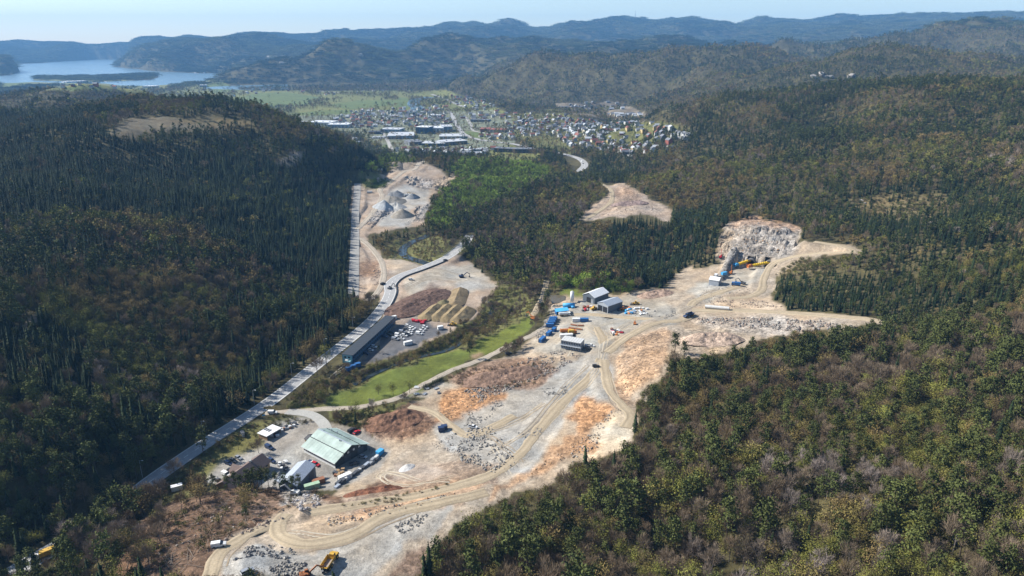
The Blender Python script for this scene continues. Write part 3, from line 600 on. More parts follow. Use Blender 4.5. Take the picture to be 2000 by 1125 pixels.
def baretree(r, lod):
    T, Cn = Geo(), Geo(); H = 11 + 3.5 * r.random(); Rd = 2.6 + .6 * r.random(); tips = limbs(T, r, H, (12, 7, 3)[lod], Rd * .85, 4 if lod == 0 else 3)
    q = (54, 18, 9)[lod]; w = (.042, .12, .26)[lod]
    for t_ in tips:
        d = t_ - np.array([0, 0, H * .35]); d /= np.linalg.norm(d); Cn.add(*twigs(r, t_, d + np.array([0, 0, .3]), q, 1.9 if lod == 0 else 2.2, w))
        Cn.add(*twigs(r, t_ * np.array([.65, .65, .85]), d + np.array([0, 0, .4]), q // 2, 2.0, w))
    return T, Cn
def shrub(r, lod):
    T, Cn = Geo(), Geo(); 
    for k in range(4): a = k * 1.7 + r.random(); T.add(*tube((0, 0, -.3), (math.cos(a) * .9, math.sin(a) * .9, 1.7), .05, .02, 3))
    for k in range(9):
        c = np.array([r.normal() * .8, r.normal() * .8, .8 + abs(r.normal()) * .7]); q = 20; Cn.add(*rquads(c + r.normal(size=(q, 3)) * .42, .16 * (.6 + .8 * r.random(q)), r))
    return T, Cn
KIND = dict(spruce=(spruce, m_bark, 17), pine=(pine, m_bark, 16), budding=(budding, m_bark, 13), bare=(baretree, m_birch, 13), shrub=(shrub, m_bark, 3))
PROTO = {}; PCOL = {}; NV = (5, 4, 3)
def merged(name, T, Cn, bark):
    tv, tf = T.arr(); cv, cf = Cn.arr(); V = np.vstack([tv, cv]); Fq = np.vstack([tf, cf + len(tv)])
    return rawmesh(name, V, Fq, [bark, m_leaf], fmat=[0] * len(tf) + [1] * len(cf))
def protos(kind):
    fn, bark, H = KIND[kind]; r = np.random.default_rng(abs(hash(kind)) % 1000 if False else sum(map(ord, kind))); pc = bpy.data.collections.new(kind + '_kinds'); i = 0; PROTO[kind] = []
    for lod in range(3):
        for v in range(NV[lod]):
            T, Cn = fn(r, lod); o = bpy.data.objects.new('%s_kind_%02d' % (kind, i), merged(kind, T, Cn, bark)); pc.objects.link(o)
            if lod == 0: PROTO[kind].append((rawmesh(kind + '_trunk', *T.arr(), bark), rawmesh(kind + '_crown', *Cn.arr(), m_leaf)))
            i += 1
    PCOL[kind] = pc
for k in KIND: protos(k)
def clumps():
    pc = bpy.data.collections.new('wood_kinds'); r = np.random.default_rng(5)
    for i in range(8):
        V, Fc, Fm, n = [], [], [], 0
        for t_ in range(30):
            kind = ('spruce', 'pine', 'budding', 'bare')[(i + (t_ % 3 == 0) * r.integers(4)) % 4]; T, Cn = KIND[kind][0](r, 2); cv, cf = Cn.arr()
            sel = r.random(len(cf)) < .5; cf = cf[sel]
            p = np.array([r.normal() * 13, r.normal() * 13, 0]); s = .9 + .4 * r.random(); V.append(cv * s * np.array([1.3, 1.3, 1]) + p); Fc.append(cf + n); n += len(cv)
        o = bpy.data.objects.new('wood_kind_%02d' % i, rawmesh('wood_patch', np.vstack(V), np.vstack(Fc), m_leaf)); pc.objects.link(o)
    PCOL['wood'] = pc
clumps()
def scatter_nodes(pc):
    g = bpy.data.node_groups.new('scatter_' + pc.name, 'GeometryNodeTree'); g.interface.new_socket('Geometry', in_out='INPUT', socket_type='NodeSocketGeometry'); g.interface.new_socket('Geometry', in_out='OUTPUT', socket_type='NodeSocketGeometry')
    N = g.nodes; gi = N.new('NodeGroupInput'); go = N.new('NodeGroupOutput'); ci = N.new('GeometryNodeCollectionInfo'); ci.inputs['Collection'].default_value = pc; ci.inputs['Separate Children'].default_value = True; ci.inputs['Reset Children'].default_value = True
    io = N.new('GeometryNodeInstanceOnPoints'); io.inputs['Pick Instance'].default_value = True
    def na(n, ty): a = N.new('GeometryNodeInputNamedAttribute'); a.data_type = ty; a.inputs['Name'].default_value = n; return [s for s in a.outputs if s.enabled and s.name == 'Attribute'][0]
    er = N.new('FunctionNodeEulerToRotation')
    L = g.links; L.new(gi.outputs[0], io.inputs['Points']); L.new(ci.outputs[0], io.inputs['Instance']); L.new(na('idx', 'INT'), io.inputs['Instance Index']); L.new(na('rot', 'FLOAT_VECTOR'), er.inputs[0]); L.new(er.outputs[0], io.inputs['Rotation']); L.new(na('scl', 'FLOAT_VECTOR'), io.inputs['Scale']); L.new(io.outputs[0], go.inputs[0])
    return g
def scatter(name, pc, pos, idx, rot, scl, tint, label, cat):
    me = bpy.data.meshes.new(name); n = len(pos); me.vertices.add(n); me.vertices.foreach_set('co', np.asarray(pos, np.float32).ravel())
    for an, ty, d, key in (('idx', 'INT', idx, 'value'), ('rot', 'FLOAT_VECTOR', rot, 'vector'), ('scl', 'FLOAT_VECTOR', scl, 'vector'), ('tint', 'FLOAT_VECTOR', tint, 'vector')):
        a = me.attributes.new(an, ty, 'POINT'); a.data.foreach_set(key, np.asarray(d, np.int32 if ty == 'INT' else np.float32).ravel())
    o = mobj(name, me); md = o.modifiers.new('scatter', 'NODES'); md.node_group = scatter_nodes(pc); return tag(o, label, cat, kind='stuff')

# ------------------------------------------------------------ the forest: where each kind grows
SP = np.zeros(Z.shape + (4,)); SP[:] = (.25, .28, .33, .14)      # spruce, pine, budding, bare
SCL = np.ones(Z.shape)
def grow(poly, mix, d0=0, d1=99999, dens=None, scl=None):
    m = inpoly(WU, WV, poly) & (GY >= d0) & (GY <= d1); SP[m] = mix
    if scl is not None: SCL[m] = scl
    if dens is not None: DENS[m] = dens
DENS = np.ones(Z.shape)
left = AA < R(-10)
SP[(DD < 4000) & left] = (.30, .24, .34, .12); SP[(DD < 720) & left] = (.26, .36, .28, .10)
SP[(DD < 1700) & (AA > R(8))] = (.22, .40, .27, .11)
grow([(0,180),(160,230),(250,285),(420,300),(560,325),(735,285),(705,570),(660,625),(560,585),(450,515),(350,470),(250,480),(120,440),(0,440)], (.93,.02,.04,.01), 300, 1700, 1.5)
grow([(215,240),(240,190),(330,190),(360,215),(280,240)], (.15,.2,.25,.4), 900, 1700)
grow([(0,640),(120,640),(190,700),(200,800),(60,810),(0,760)], (.8,.1,.07,.03), 200, 700)
grow([(400,800),(500,690),(600,640),(690,600),(690,640),(560,740),(440,830)], (.75,.12,.1,.03), 200, 700)
grow([(60,430),(250,420),(420,470),(560,560),(640,620),(480,660),(200,560),(60,520)], (.15,.25,.42,.18), 300, 800)
grow([(1185,440),(1300,420),(1425,410),(1412,500),(1335,565),(1300,570),(1230,545),(1190,490)], (.85,.1,.03,.02), 450, 900, 1.3, .88)
grow([(1500,560),(1560,530),(1680,540),(1800,555),(2000,590),(2000,660),(1700,620),(1540,610)], (.9,.08,.02,0), 330, 700, 1.5, .62)
grow([(1390,405),(1480,360),(1700,365),(2000,370),(2000,600),(1750,560),(1690,470),(1560,445)], (.62,.24,.08,.06), 380, 1000, None, .85)
grow([(1200,300),(1400,300),(1450,350),(1350,420),(1230,380)], (.2,.25,.45,.10), 600, 1400)
grow([(832,440),(868,365),(900,314),(1000,318),(1075,335),(1060,375),(960,410),(930,440),(880,455)], (.02,.05,.88,.05), 600, 1300, 1.4)
grow([(745,312),(790,298),(812,315),(765,335),(700,338)], (.05,.05,.85,.05), 800, 1400)
grow([(880,450),(960,400),(1080,350),(1190,430),(1180,520),(1080,560),(950,540),(900,500)], (.22,.34,.22,.22), 450, 1300)
grow([(1060,545),(1100,548),(1180,560),(1240,560),(1240,585),(1140,572),(1070,565)], (.0,.05,.9,.05), 450, 720)
grow([(610,790),(640,740),(720,710),(800,690),(870,655),(940,620),(975,550),(1045,590),(1010,640),(890,690),(740,745),(640,800)], (.0,.06,.34,.60), 300, 760, .9)
grow([(745,480),(800,458),(862,458),(890,488),(862,503),(800,510)], (.02,.06,.22,.7), 450, 900)
fr = (AA > R(-8)) & (DD < 470) & (Z > 10)
SP[fr] = (.01, .15, .34, .50)
grow([(1240,780),(1310,690),(1420,660),(1600,640),(1700,650),(1650,720),(1450,740),(1330,800),(1250,830)], (.08,.62,.2,.1), 250, 560)
grow([(830,1130),(870,1010),(1000,990),(1100,1010),(1080,1130)], (.02,.48,.28,.22), 100, 330)
grow([(1650,640),(2000,600),(2000,900),(1850,860),(1750,760)], (.05,.42,.28,.25), 150, 520)
grow([(160,1020),(290,950),(330,1010),(250,1090),(140,1130)], (.0,.35,.35,.3), 150, 320)
grow([(255,1010),(500,810),(690,650),(765,560),(1060,560),(1080,640),(900,760),(660,830),(640,960),(300,1000)], (.0,.04,.5,.46), 0, 760)
grow([(110,1130),(250,1020),(300,985),(660,960),(560,1010),(400,1130)], (.0,.1,.5,.4), 0, 330)
farp = fbm(GX, GY, 260, 4, 221)[..., None] * sstep(1300, 2200, DD)[..., None]; SP = np.where(farp > .12, SP * np.array([3, 2, .5, .5]), np.where(farp < -.1, SP * np.array([.3, .5, 2, 1.6]), SP))
FRESH = SP[..., 2] > .8
seg = fbm(GX, GY, 85, 3, 231)[..., None]; mid = (((GY > 420) & (AA > R(2))) | ((GY > 300) & (AA < R(-9))))[..., None] & (DD < 1700)[..., None] & (SP[..., :1] < .7)
SP = np.where(mid & (seg > .14), SP * np.array([4, 2, .3, .4]), np.where(mid & (seg < -.06), SP * np.array([.25, .4, 2.2, 1.5]), SP))
pat = fbm(GX, GY, 55, 3, 203); SP[..., 3] *= np.clip(1 + 1.6 * pat, .1, 3); SP[..., 2] *= np.clip(1 - 1.3 * pat, .1, 3); SP[..., 1] *= np.clip(1 + 1.5 * fbm(GX, GY, 45, 2, 207), .1, 3)
SP /= SP.sum(-1, keepdims=True) + 1e-9
DENS *= ~BARE; clr = BARE & (np.abs(GC / (np.array(C['clear']) + 1e-6) - 1).max(-1) < .45) & (GY < 1300) & (GY > 600); DENS[clr] = .3
plain = BARE & (DD > 1300) & (Z - floor_ < 14) & (DD < 5400)
pn = fbm(GX, GY, 160, 4, 211)
fld = np.zeros(Z.shape, bool)
DENS[plain] = np.where(pn[plain] > .06, .7, .07)
for nm, d in (('town', .2), ('estate', .38)): DENS[FL[nm]] = np.where(pn[FL[nm]] > .3, .5, d)
SP[plain] = (.15, .1, .45, .3)
isfield = (np.abs(GC - np.array(C['field'])).sum(-1) < .01) & (DD > 1300); DENS[isfield] = .01
thin = (np.abs(GC - np.array(C['thin'])).sum(-1) < .06) & (DD < 1000) & BARE; DENS[thin] = .3
DENS[fj] = 0; DENS[isl] = 1.0; SP[isl] = (.4, .5, .1, 0)
ROADMASK = np.zeros(Z.shape, bool)
def far_from_roads(x, y):
    ok = np.ones(len(x), bool)
    for name, P, w, kind in ROADS:
        m = (x > P[:, 0].min() - 12) & (x < P[:, 0].max() + 12) & (y > P[:, 1].min() - 12) & (y < P[:, 1].max() + 12) & ok
        if not m.any(): continue
        i = np.nonzero(m)[0]; d = np.min(np.hypot(x[i][:, None] - P[None, :, 0], y[i][:, None] - P[None, :, 1]), 1); ok[i[d < w / 2 + 2.2]] = False
    return ok
KEEP = [site, [(395,950),(430,900),(500,865),(500,840),(530,818),(600,805),(700,830),(765,880),(735,918),(655,955),(480,948)], [(292,952),(420,862),(520,788),(610,722),(715,634),(752,598),(772,604),(700,690),(640,735),(560,795),(520,812),(400,895),(320,975),(296,968)],
        [(655,745),(700,692),(748,612),(735,575),(700,590),(690,560),(696,470),(690,350),(752,338),(790,318),(835,316),(880,345),(897,338),(848,378),(838,398),(828,438),(725,458),(720,475),(745,495),(800,512),(862,505),(905,472),(896,500),(940,535),(972,548),(945,578),(920,628),(870,650),(790,682),(700,715)],
        [(660,772),(725,745),(790,720),(850,737),(800,760),(700,786)], [(812,712),(868,688),(942,692),(900,710),(852,734)], [(925,680),(1012,638),(1038,612),(1034,635),(950,690)], [(1132,432),(1192,375),(1168,353),(1210,353),(1275,390),(1316,412),(1306,433),(1250,418),(1190,428)],
        [(525,800),(640,790),(770,772),(770,786),(640,806)], [(330,985),(390,968),(470,952),(480,1040),(425,1075),(280,1125),(315,1030)], [(72,1100),(80,1085),(122,1058),(132,1068),(95,1100)], [(1095,300),(1128,305),(1146,322),(1130,336),(1105,312)],[(785,490),(800,470),(826,460),(832,466),(795,495)]]
def sample(d0, d1, area):
    """jittered points over the sector, one per 'area' square metres"""
    amax = R(60) if d1 < 1000 else R(43); n = int(amax * (d1 * d1 - d0 * d0) / area * 1.75)
    a = (rng.random(n) * 2 - 1) * amax; d = np.sqrt(rng.random(n) * (d1 * d1 - d0 * d0) + d0 * d0)
    x, y = np.sin(a) * d, np.cos(a) * d; s = math.sqrt(area) * .82        # thin out neighbours that share a cell
    key = np.floor(x / s).astype(np.int64) * 1000003 + np.floor(y / s).astype(np.int64); _, i = np.unique(key, return_index=True)
    x, y = x[i], y[i]; ia, il = gidx(x, y); ia = np.round(ia).astype(int); il = np.round(il).astype(int)
    k = rng.random(len(x)) < DENS[ia, il] / 1.5
    return x[k], y[k], ia[k], il[k]
TR = {k: [] for k in ('spruce', 'pine', 'budding', 'bare')}
kinds = list(TR)
def plant(d0, d1, area, lod, grow_=1.0):
    x, y, ia, il = sample(d0, d1, area); n = len(x)
    p = SP[ia, il]; c = np.cumsum(p, 1); kk = (rng.random(n)[:, None] > c).sum(1).clip(0, 3)
    s = np.clip(1 + .26 * rng.normal(size=n), .45, 1.6) * np.array([.70, .80, .74, .74])[kk] * grow_
    s *= (1 + .25 * fbm(x, y, 60, 2, 301)) * SCL[ia, il]
    z = height(x, y) - .2
    bank = (np.abs(GC[ia, il] - np.array(C['verge'])).sum(1) < .01); s = np.where(bank, s * .5, s)
    riv = (DD[ia, il] > 430) & (DD[ia, il] < 560) & (kk == 2) & (AA[ia, il] > 0) & (Z[ia, il] < 12); s = np.where(riv, s * .6, s)
    Ht = np.array([17, 16, 13, 13])[kk] * s
    ok = np.ones(n, bool)
    if d0 < 1500:
        for f in (.45, .8):
            u, v = project(x, y, z + Ht * f)
            for q in KEEP: ok &= ~(inpoly(u, v, q) & ~(bank & (Ht * f < 4.5)))
        ok &= far_from_roads(x, y)
    for i, k in enumerate(kinds):
        m = ok & (kk == i); TR[k].append(np.stack([x[m], y[m], z[m], s[m], np.full(m.sum(), lod), bank[m]], 1))
plant(115, 560, 10.5, 0); plant(560, 900, 13, 1, .9); plant(900, 1500, 19, 1, .9); plant(1500, 2600, 45, 2, 1.0); plant(2600, 4300, 100, 2, 1.35)
def tint(kind, x, y):
    n = len(x); a = fbm(x, y, 45, 3, 401)[:, None] + rng.normal(size=(n, 1)) * .22; b = fbm(x, y, 90, 2, 405)[:, None] + rng.normal(size=(n, 1)) * .15
    D = np.hypot(x, y)[:, None]
    if kind == 'spruce': t_ = np.array([.019, .031, .012]) + np.clip(a, -1, 1) * np.array([.008, .011, .004])
    elif kind == 'pine': t_ = np.array([.072, .084, .026]) + np.clip(a, -1, 1) * np.array([.026, .026, .006])
    elif kind == 'budding':
        w = sstep(-.25, .35, a); t_ = (1 - w) * np.array([.195, .142, .056]) + w * np.array([.165, .165, .038]); g = FRESH[tuple(np.round(q).astype(int) for q in gidx(x, y))][:, None]
        t_ = np.where(g, np.array([.185, .245, .042]) * (1 + .4 * np.clip(a, -1, 1)), t_)
    else:
        w = sstep(.42, .8, b); t_ = (1 - w) * (np.array([.185, .138, .090]) + np.clip(a, -1, 1) * .03) + w * np.array([.30, .25, .22])
    return np.clip(t_ * (1 + .18 * rng.normal(size=(n, 1))), .006, .6)
TREES = {}
for k in kinds: A = np.vstack(TR[k]); TREES[k] = (A, tint(k, A[:, 0], A[:, 1]))
NAMES = dict(spruce='spruce_tree', pine='pine_tree', budding='budding_tree', bare='bare_tree')
LOOK = dict(spruce='dark green pointed spruce', pine='dark green pine with bare trunk', budding='olive green budding tree', bare='leafless grey-brown tree')
def zone(x, y, u, v):
    if x < -60 and v < 985 and u < 700: return 'in the left slope wood above the main road', 'wood on the left slope'
    if u < 420: return 'on the knoll beside the road, bottom left', 'trees on the knoll at bottom left'
    if u > 820 and v > 640 and x > 20: return 'in the right foreground slope wood', 'wood on the right foreground slope'
    if u > 1480: return 'in the wood right of the tunnel mouth', 'wood beside the tunnel'
    if x < 60 and v > 640: return 'along the stream bank between car park and meadows', 'trees along the stream'
    return 'in the valley wood beyond the meadows', 'wood in the middle of the valley'
def individual(kind, x, y, z, s, rz, tn, var, label, group=None, name=None):
    e = empty(name or NAMES[kind], (x, y, z), rz, label, 'tree', group, s); tm, cm = PROTO[kind][var]
    mobj('trunk', tm, e); c = mobj('crown', cm, e); c['tint'] = [float(q) for q in tn]; return e
for k in kinds:
    A, tn = TREES[k]; u, v = project(A[:, 0], A[:, 1], A[:, 2] + 8 * A[:, 3]); slant = np.sqrt(A[:, 0] ** 2 + A[:, 1] ** 2 + (CZ - A[:, 2]) ** 2)
    size = np.where((u > 4) & (u < 1996) & (v < 1115) & (A[:, 4] == 0), A[:, 3] / slant, 0); order = np.argsort(-size)[:300]; order = order[size[order] > 0]
    for i in order:
        zl, zg = zone(A[i, 0], A[i, 1], u[i], v[i]); individual(k, *A[i, :4], rng.random() * 6.28, tn[i], int(rng.integers(NV[0])), LOOK[k] + ' ' + zl, LOOK[k] + ', ' + zg)
    rest = np.ones(len(A), bool); rest[order] = False; A, tn = A[rest], tn[rest]; n = len(A); lod = A[:, 4].astype(int)
    off = np.array([0, NV[0], NV[0] + NV[1]])[lod]; idx = off + (rng.random(n) * np.array(NV)[lod]).astype(int)
    rot = np.zeros((n, 3)); rot[:, 2] = rng.random(n) * 6.28; rot[:, :2] = rng.normal(size=(n, 2)) * .05
    wd = np.where(lod == 2, 1.2, 1.0) * rng.uniform(.8, 1.25, n); scl = np.stack([A[:, 3] * wd, A[:, 3] * wd, A[:, 3] * (1 + .1 * rng.normal(size=n)) / np.where(lod == 2, 1.12, 1)], 1)
    scatter(NAMES[k] + '_wood', PCOL[k], A[:, :3], idx, rot, scl, tn, LOOK[k] + 's filling the woods beyond the nearest ones', 'wood'); print('FOREST', k, n)
# far hills: patches of wood
x, y, ia, il = sample(4300, 13500, 900); n = len(x); z = height(x, y); ok = (z > -36) & (rng.random(n) < np.interp(np.hypot(x, y), [4300, 9000, 14000], [1, .9, .6])); x, y, z = x[ok], y[ok], z[ok]; n = len(x)
w = fbm(x, y, 500, 4, 501)[:, None]; tn = np.where(rng.random((n, 1)) < .5 + 2.2 * w, np.array([.035, .052, .022]), np.array([.115, .125, .05])) * (1 + .25 * rng.normal(size=(n, 1)))
rot = np.zeros((n, 3)); rot[:, 2] = rng.random(n) * 6.28; sc_ = np.interp(np.hypot(x, y), [4300, 9000], [1.0, 1.5])[:, None] * np.array([1, 1, .8])
scatter('far_forest', PCOL['wood'], np.stack([x, y, z - 1], 1), rng.integers(0, 8, n), rot, sc_, np.clip(tn, .02, .3), 'distant mixed forest covering the far hills', 'forest'); print('FAR', n)
# ------------------------------------------------------------ mesh builder for made things
class MB:
    def __init__(s): s.V, s.F = [], []
    def add(s, V, Fc):
        n = len(s.V); s.V += [tuple(map(float, v)) for v in V]; s.F += [tuple(i + n for i in f) for f in Fc]; return s
    def box(s, x0, x1, y0, y1, z0, z1):
        return s.add([(x, y, z) for z in (z0, z1) for y in (y0, y1) for x in (x0, x1)], [(0, 2, 3, 1), (4, 5, 7, 6), (0, 1, 5, 4), (2, 6, 7, 3), (0, 4, 6, 2), (1, 3, 7, 5)])
    def prof(s, pts, y0, y1, ty=0.0, zref=0):
        """side profile in x,z swept across y; ty narrows the upper part"""
        n = len(pts); zs = [p[1] for p in pts]; lo, hi = min(zs), max(zs)
        V = [(x, y * (1 - ty * ((z - lo) / (hi - lo + 1e-6))), z) for y in (y0, y1) for x, z in pts]
        return s.add(V, [tuple(range(n))[::-1] if y0 < y1 else tuple(range(n)), tuple(range(n, 2 * n))] + [(i, (i + 1) % n, n + (i + 1) % n, n + i) for i in range(n)])
    def cyl(s, p0, p1, r0, r1=None, k=12, cap=True):
        r1 = r0 if r1 is None else r1; p0, p1 = np.array(p0, float), np.array(p1, float); d = p1 - p0; d = d / np.linalg.norm(d)
        x = np.cross(d, (0, 0, 1.) if abs(d[2]) < .9 else (1., 0, 0)); x /= np.linalg.norm(x); y = np.cross(d, x)
        ring = [np.cos(a) * x + np.sin(a) * y for a in np.arange(k) * 2 * math.pi / k]
        V = [p0 + q * r0 for q in ring] + [p1 + q * r1 for q in ring]; Fc = [(i, (i + 1) % k, k + (i + 1) % k, k + i) for i in range(k)]
        if cap: Fc += [tuple(range(k))[::-1], tuple(range(k, 2 * k))]
        return s.add(V, Fc)
    def beam(s, p0, p1, w, h):
        p0, p1 = np.array(p0, float), np.array(p1, float); d = p1 - p0; d = d / np.linalg.norm(d); x = np.cross(d, (0, 0, 1.)); 
        x = x / np.linalg.norm(x) if np.linalg.norm(x) > 1e-6 else np.array([1., 0, 0]); y = np.cross(x, d)
        V = [p + x * a * w / 2 + y * b * h / 2 for p in (p0, p1) for a, b in ((-1, -1), (1, -1), (1, 1), (-1, 1))]
        return s.add(V, [(0, 1, 2, 3), (7, 6, 5, 4), (0, 4, 5, 1), (1, 5, 6, 2), (2, 6, 7, 3), (3, 7, 4, 0)])
    def mesh(s, name, mat, smooth=False): 
        import bmesh
        me = rawmesh(name, s.V, s.F, mat, smooth); bm = bmesh.new(); bm.from_mesh(me); bmesh.ops.recalc_face_normals(bm, faces=bm.faces); bm.to_mesh(me); bm.free(); return me
    def build(s, name, mat, parent=None, smooth=False): return mobj(name, s.mesh(name, mat, smooth), parent)
def G(u, v, **k): return ground(u, v, **k)
def heading(u, v, u2, v2):
    a, b = G(u, v), G(u2, v2); return math.atan2(b[1] - a[1], b[0] - a[0])
def rect(B, A, Cc, z=None, **k):
    """rectangle from three ground corners seen in the photograph: corner B, edge B-A, width towards Cc"""
    b, a, c = (G(*q, **k) for q in (B, A, Cc)); z = (b[2] + a[2] + c[2]) / 3 if z is None else z
    e = (a - b)[:2]; L = np.linalg.norm(e); e = e / L; n = np.array([-e[1], e[0]]); w = (c - b)[:2] @ n
    if w < 0: return np.array([b[0], b[1], z]), math.atan2(e[1], e[0]), L, w
    return np.array([b[0], b[1], z]), math.atan2(e[1], e[0]), L, w
# paints
white = M('white_paint', (.72, .72, .70), .55); offw = M('off_white', (.55, .55, .53), .6); grey = M('grey_metal', (.33, .35, .37), .5, .2); dgrey = M('dark_grey', (.075, .08, .09), .6)
black = M('black', (.025, .026, .03), .5); blue = M('container_blue', (.03, .13, .34), .55, 0, .3); lblue = M('light_blue', (.07, .36, .66), .5); yellow = M('machine_yellow', (.58, .35, .05), .55, 0, .35); orange = M('orange_paint', (.55, .19, .05), .55, 0, .3)
red = M('red_paint', (.45, .02, .03), .4); glass = M('glass', (.02, .028, .035), .1, 0, .05, spec=.6); rubber = M('rubber', (.02, .02, .02), .9); gbrown = M('brown_roof', (.16, .115, .10), .8); conc = M('concrete', (.42, .41, .38), .85)
froof = M('pale_green_roof', (.34, .43, .385), .55, 0, .32, .18); fdark = M('dark_cladding', (.045, .05, .052), .75); wgrey = M('slate_cladding', (.12, .14, .165), .6); rust = M('rusty_steel', (.26, .115, .06), .8); steel = M('steel_roof', (.44, .48, .53), .45, .3); teal = M('teal_cladding', (.20, .38, .42), .6)
navy = M('navy_cladding', (.035, .095, .17), .5); lgreen = M('faded_green', (.32, .45, .30), .7); silver = M('silver_paint', (.45, .46, .47), .35, .5); dblue = M('dark_blue_paint', (.03, .05, .11), .35); wood = M('timber', (.33, .22, .12), .8); tyre = rubber
PAINT = dict(white=white, black=black, blue=dblue, red=red, silver=silver, grey=dgrey)

# ------------------------------------------------------------ buildings
def gable_parts(e, L, W, he, hr, wall, roof, over=.5, gw=None, rt=.18):
    """walls and two roof slopes, ridge along x"""
    s = 1 if W > 0 else -1; W_ = abs(W)
    y0, y1 = (0, W_) if s > 0 else (-W_, 0); ym = (y0 + y1) / 2
    MB().add([(0, y0, -1), (L, y0, -1), (L, y1, -1), (0, y1, -1), (0, y0, he), (L, y0, he), (L, y1, he), (0, y1, he)], [(0, 1, 5, 4), (2, 3, 7, 6)]).build('wall', wall, e)
    MB().add([(0, y0, -1), (0, y1, -1), (0, y1, he), (0, ym, hr), (0, y0, he)], [(0, 1, 2, 3, 4)]).add([(L, y0, -1), (L, y1, -1), (L, y1, he), (L, ym, hr), (L, y0, he)], [(4, 3, 2, 1, 0)]).build('gable_wall', gw or wall, e)
    sl = (hr - he) / (ym - y0)
    out = []
    for ya, yb in ((y0 - over, ym), (y1 + over, ym)):
        za = he - sl * over; zb = hr; V = [(-over, ya, za + .05), (L + over, ya, za + .05), (L + over, yb, zb + .05), (-over, yb, zb + .05)]; V2 = [(x, y, z + rt) for x, y, z in V]
        out.append(MB().add(V + V2, [(3, 2, 1, 0), (4, 5, 6, 7), (0, 1, 5, 4), (1, 2, 6, 5), (2, 3, 7, 6), (3, 0, 4, 7)]).build('roof_slope', roof, e))
    return y0, y1, ym, out
def seams(parent, L, y0, y1, za, zb, n, mat, over=.5):
    b = MB()
    for i in range(1, n): x = L * i / n; b.beam((x, y0, za), (x, y1, zb), .16, .12)
    b.build('roof_seam', mat, parent)
# 1 the green-roofed workshop
o, rz, L, W = rect((655,915), (594,883), (722,880)); e = empty('workshop', o, rz, 'large workshop with pale green metal roof, white front wall and dark gable', 'workshop')
y0, y1, ym, rf = gable_parts(e, L, W, 3.6, 8.2, white, froof, .9, fdark)
sgn = -1 if W < 0 else 1; yf = 0.0
for fr_, mt in ((.5, froof),):
    for r_, ya in zip(rf, (y0, y1)): MB().beam((-.8, (ya + ym) / 2, 5.9 + .33), (L + .8, (ya + ym) / 2, 5.9 + .33), .3, .22).build('roof_step', fdark, r_)
for x, y, z in ((L * .3, ym + .8, 8.0), (L * .85, ym - 5, 6.4), (L * .7, ym - 5.5, 6.2), (L * .9, ym - 1, 7.6)): MB().cyl((x, y, z - .5), (x, y, z + 1.1), .28, k=8).build('roof_vent', steel, e)
MB().beam((-.9, y0 - .95, 3.35), (L + .9, y0 - .95, 3.35), .22, .2).beam((-.9, y1 + .95, 3.35), (L + .9, y1 + .95, 3.35), .22, .2).build('gutter', offw, e); MB().beam((-.9, ym, 8.42), (L + .9, ym, 8.42), .6, .14).build('ridge_cap', steel, e)
for i in range(1, 12):
    x = L * i / 12
    for r_, ya in zip(rf, (y0, y1)): MB().beam((x, ya, 3.86), (x, ym, 8.42), .06, .06).build('sheet_joint', froof, r_)
nw = 16
for i in range(nw):
    x = L * (i + .5) / nw; MB().box(x - .55, x + .55, yf - .06, yf + .06, 1.4, 2.7).build('window', glass, e)
for k in range(4): yy = y0 + (y1 - y0) * (.25 + .17 * k); MB().box(-.07, .07, yy - .6, yy + .6, 4.2, 5.3).build('gable_window', offw, e)
for k in range(2): yy = y0 + (y1 - y0) * (.22 + .4 * k); MB().box(-.09, .09, yy - 2, yy + 2, 0, 3.6).build('gateway', dgrey, e)
MB().box(L, L + 4.5, ym - 5, ym + 4, -1, 2.8).box(L - .1, L + 4.9, ym - 5.4, ym + 4.4, 2.8, 3.05).build('lean_to', fdark, e)
# 2 the brown house, 3 grey shed, 4 open store, 5 black-roofed shed
o, rz, L, W = rect((528,915), (452,955), (510,899)); e = empty('brown_house', o, rz, 'long low house with brown tiled roof and cross gable behind the pines', 'house')
y0, y1, ym, rf = gable_parts(e, L, W, 2.6, 5.6, wood, gbrown, .6)
s = 1 if W > 0 else -1; yo = W
MB().prof([(-3, 2.4), (0, 4.9), (3, 2.4)], yo - s * 4, yo + s * 3.2).build('cross_roof', gbrown, e).location.x = L * .45
MB().box(L * .45 - 2.6, L * .45 + 2.6, min(yo, yo + s * 2.8), max(yo, yo + s * 2.8), -1, 2.5).build('cross_wall', wood, e)
MB().box(L * .3 - .5, L * .3 + .5, ym - .5, ym + .5, 4.6, 6.6).build('chimney', conc, e)
for k in range(6): x = L * (k + .5) / 6; MB().box(x - .7, x + .7, -.06, .06, 1, 2).build('window', glass, e)
o, rz, L, W = rect((618,931), (580,957), (596,916)); e = empty('storage_shed', o, rz, 'grey gabled metal shed standing between the brown house and the workshop', 'shed')
y0, y1, ym, rf = gable_parts(e, L, W, 5.2, 7.2, wgrey, steel, .25); MB().box(2, 6.5, -.08, .08, 0, 4).build('door', dgrey, e)
o, rz, L, W = rect((552,951), (538,946), (562,943)); e = empty('annex', o, rz, 'low white flat-roofed annex half hidden by pines left of the grey shed', 'shed'); y = sorted((0, W))
MB().box(0, L, y[0], y[1], -1, 2.6).build('wall', offw, e); MB().box(-.3, L + .3, y[0] - .3, y[1] + .3, 2.6, 2.85).build('roof', steel, e)
o, rz, L, W = rect((522,861), (506,855), (546,844)); e = empty('open_store', o, rz, 'open fronted store with flat white roof beside stacked goods', 'shed'); y = sorted((0, W))
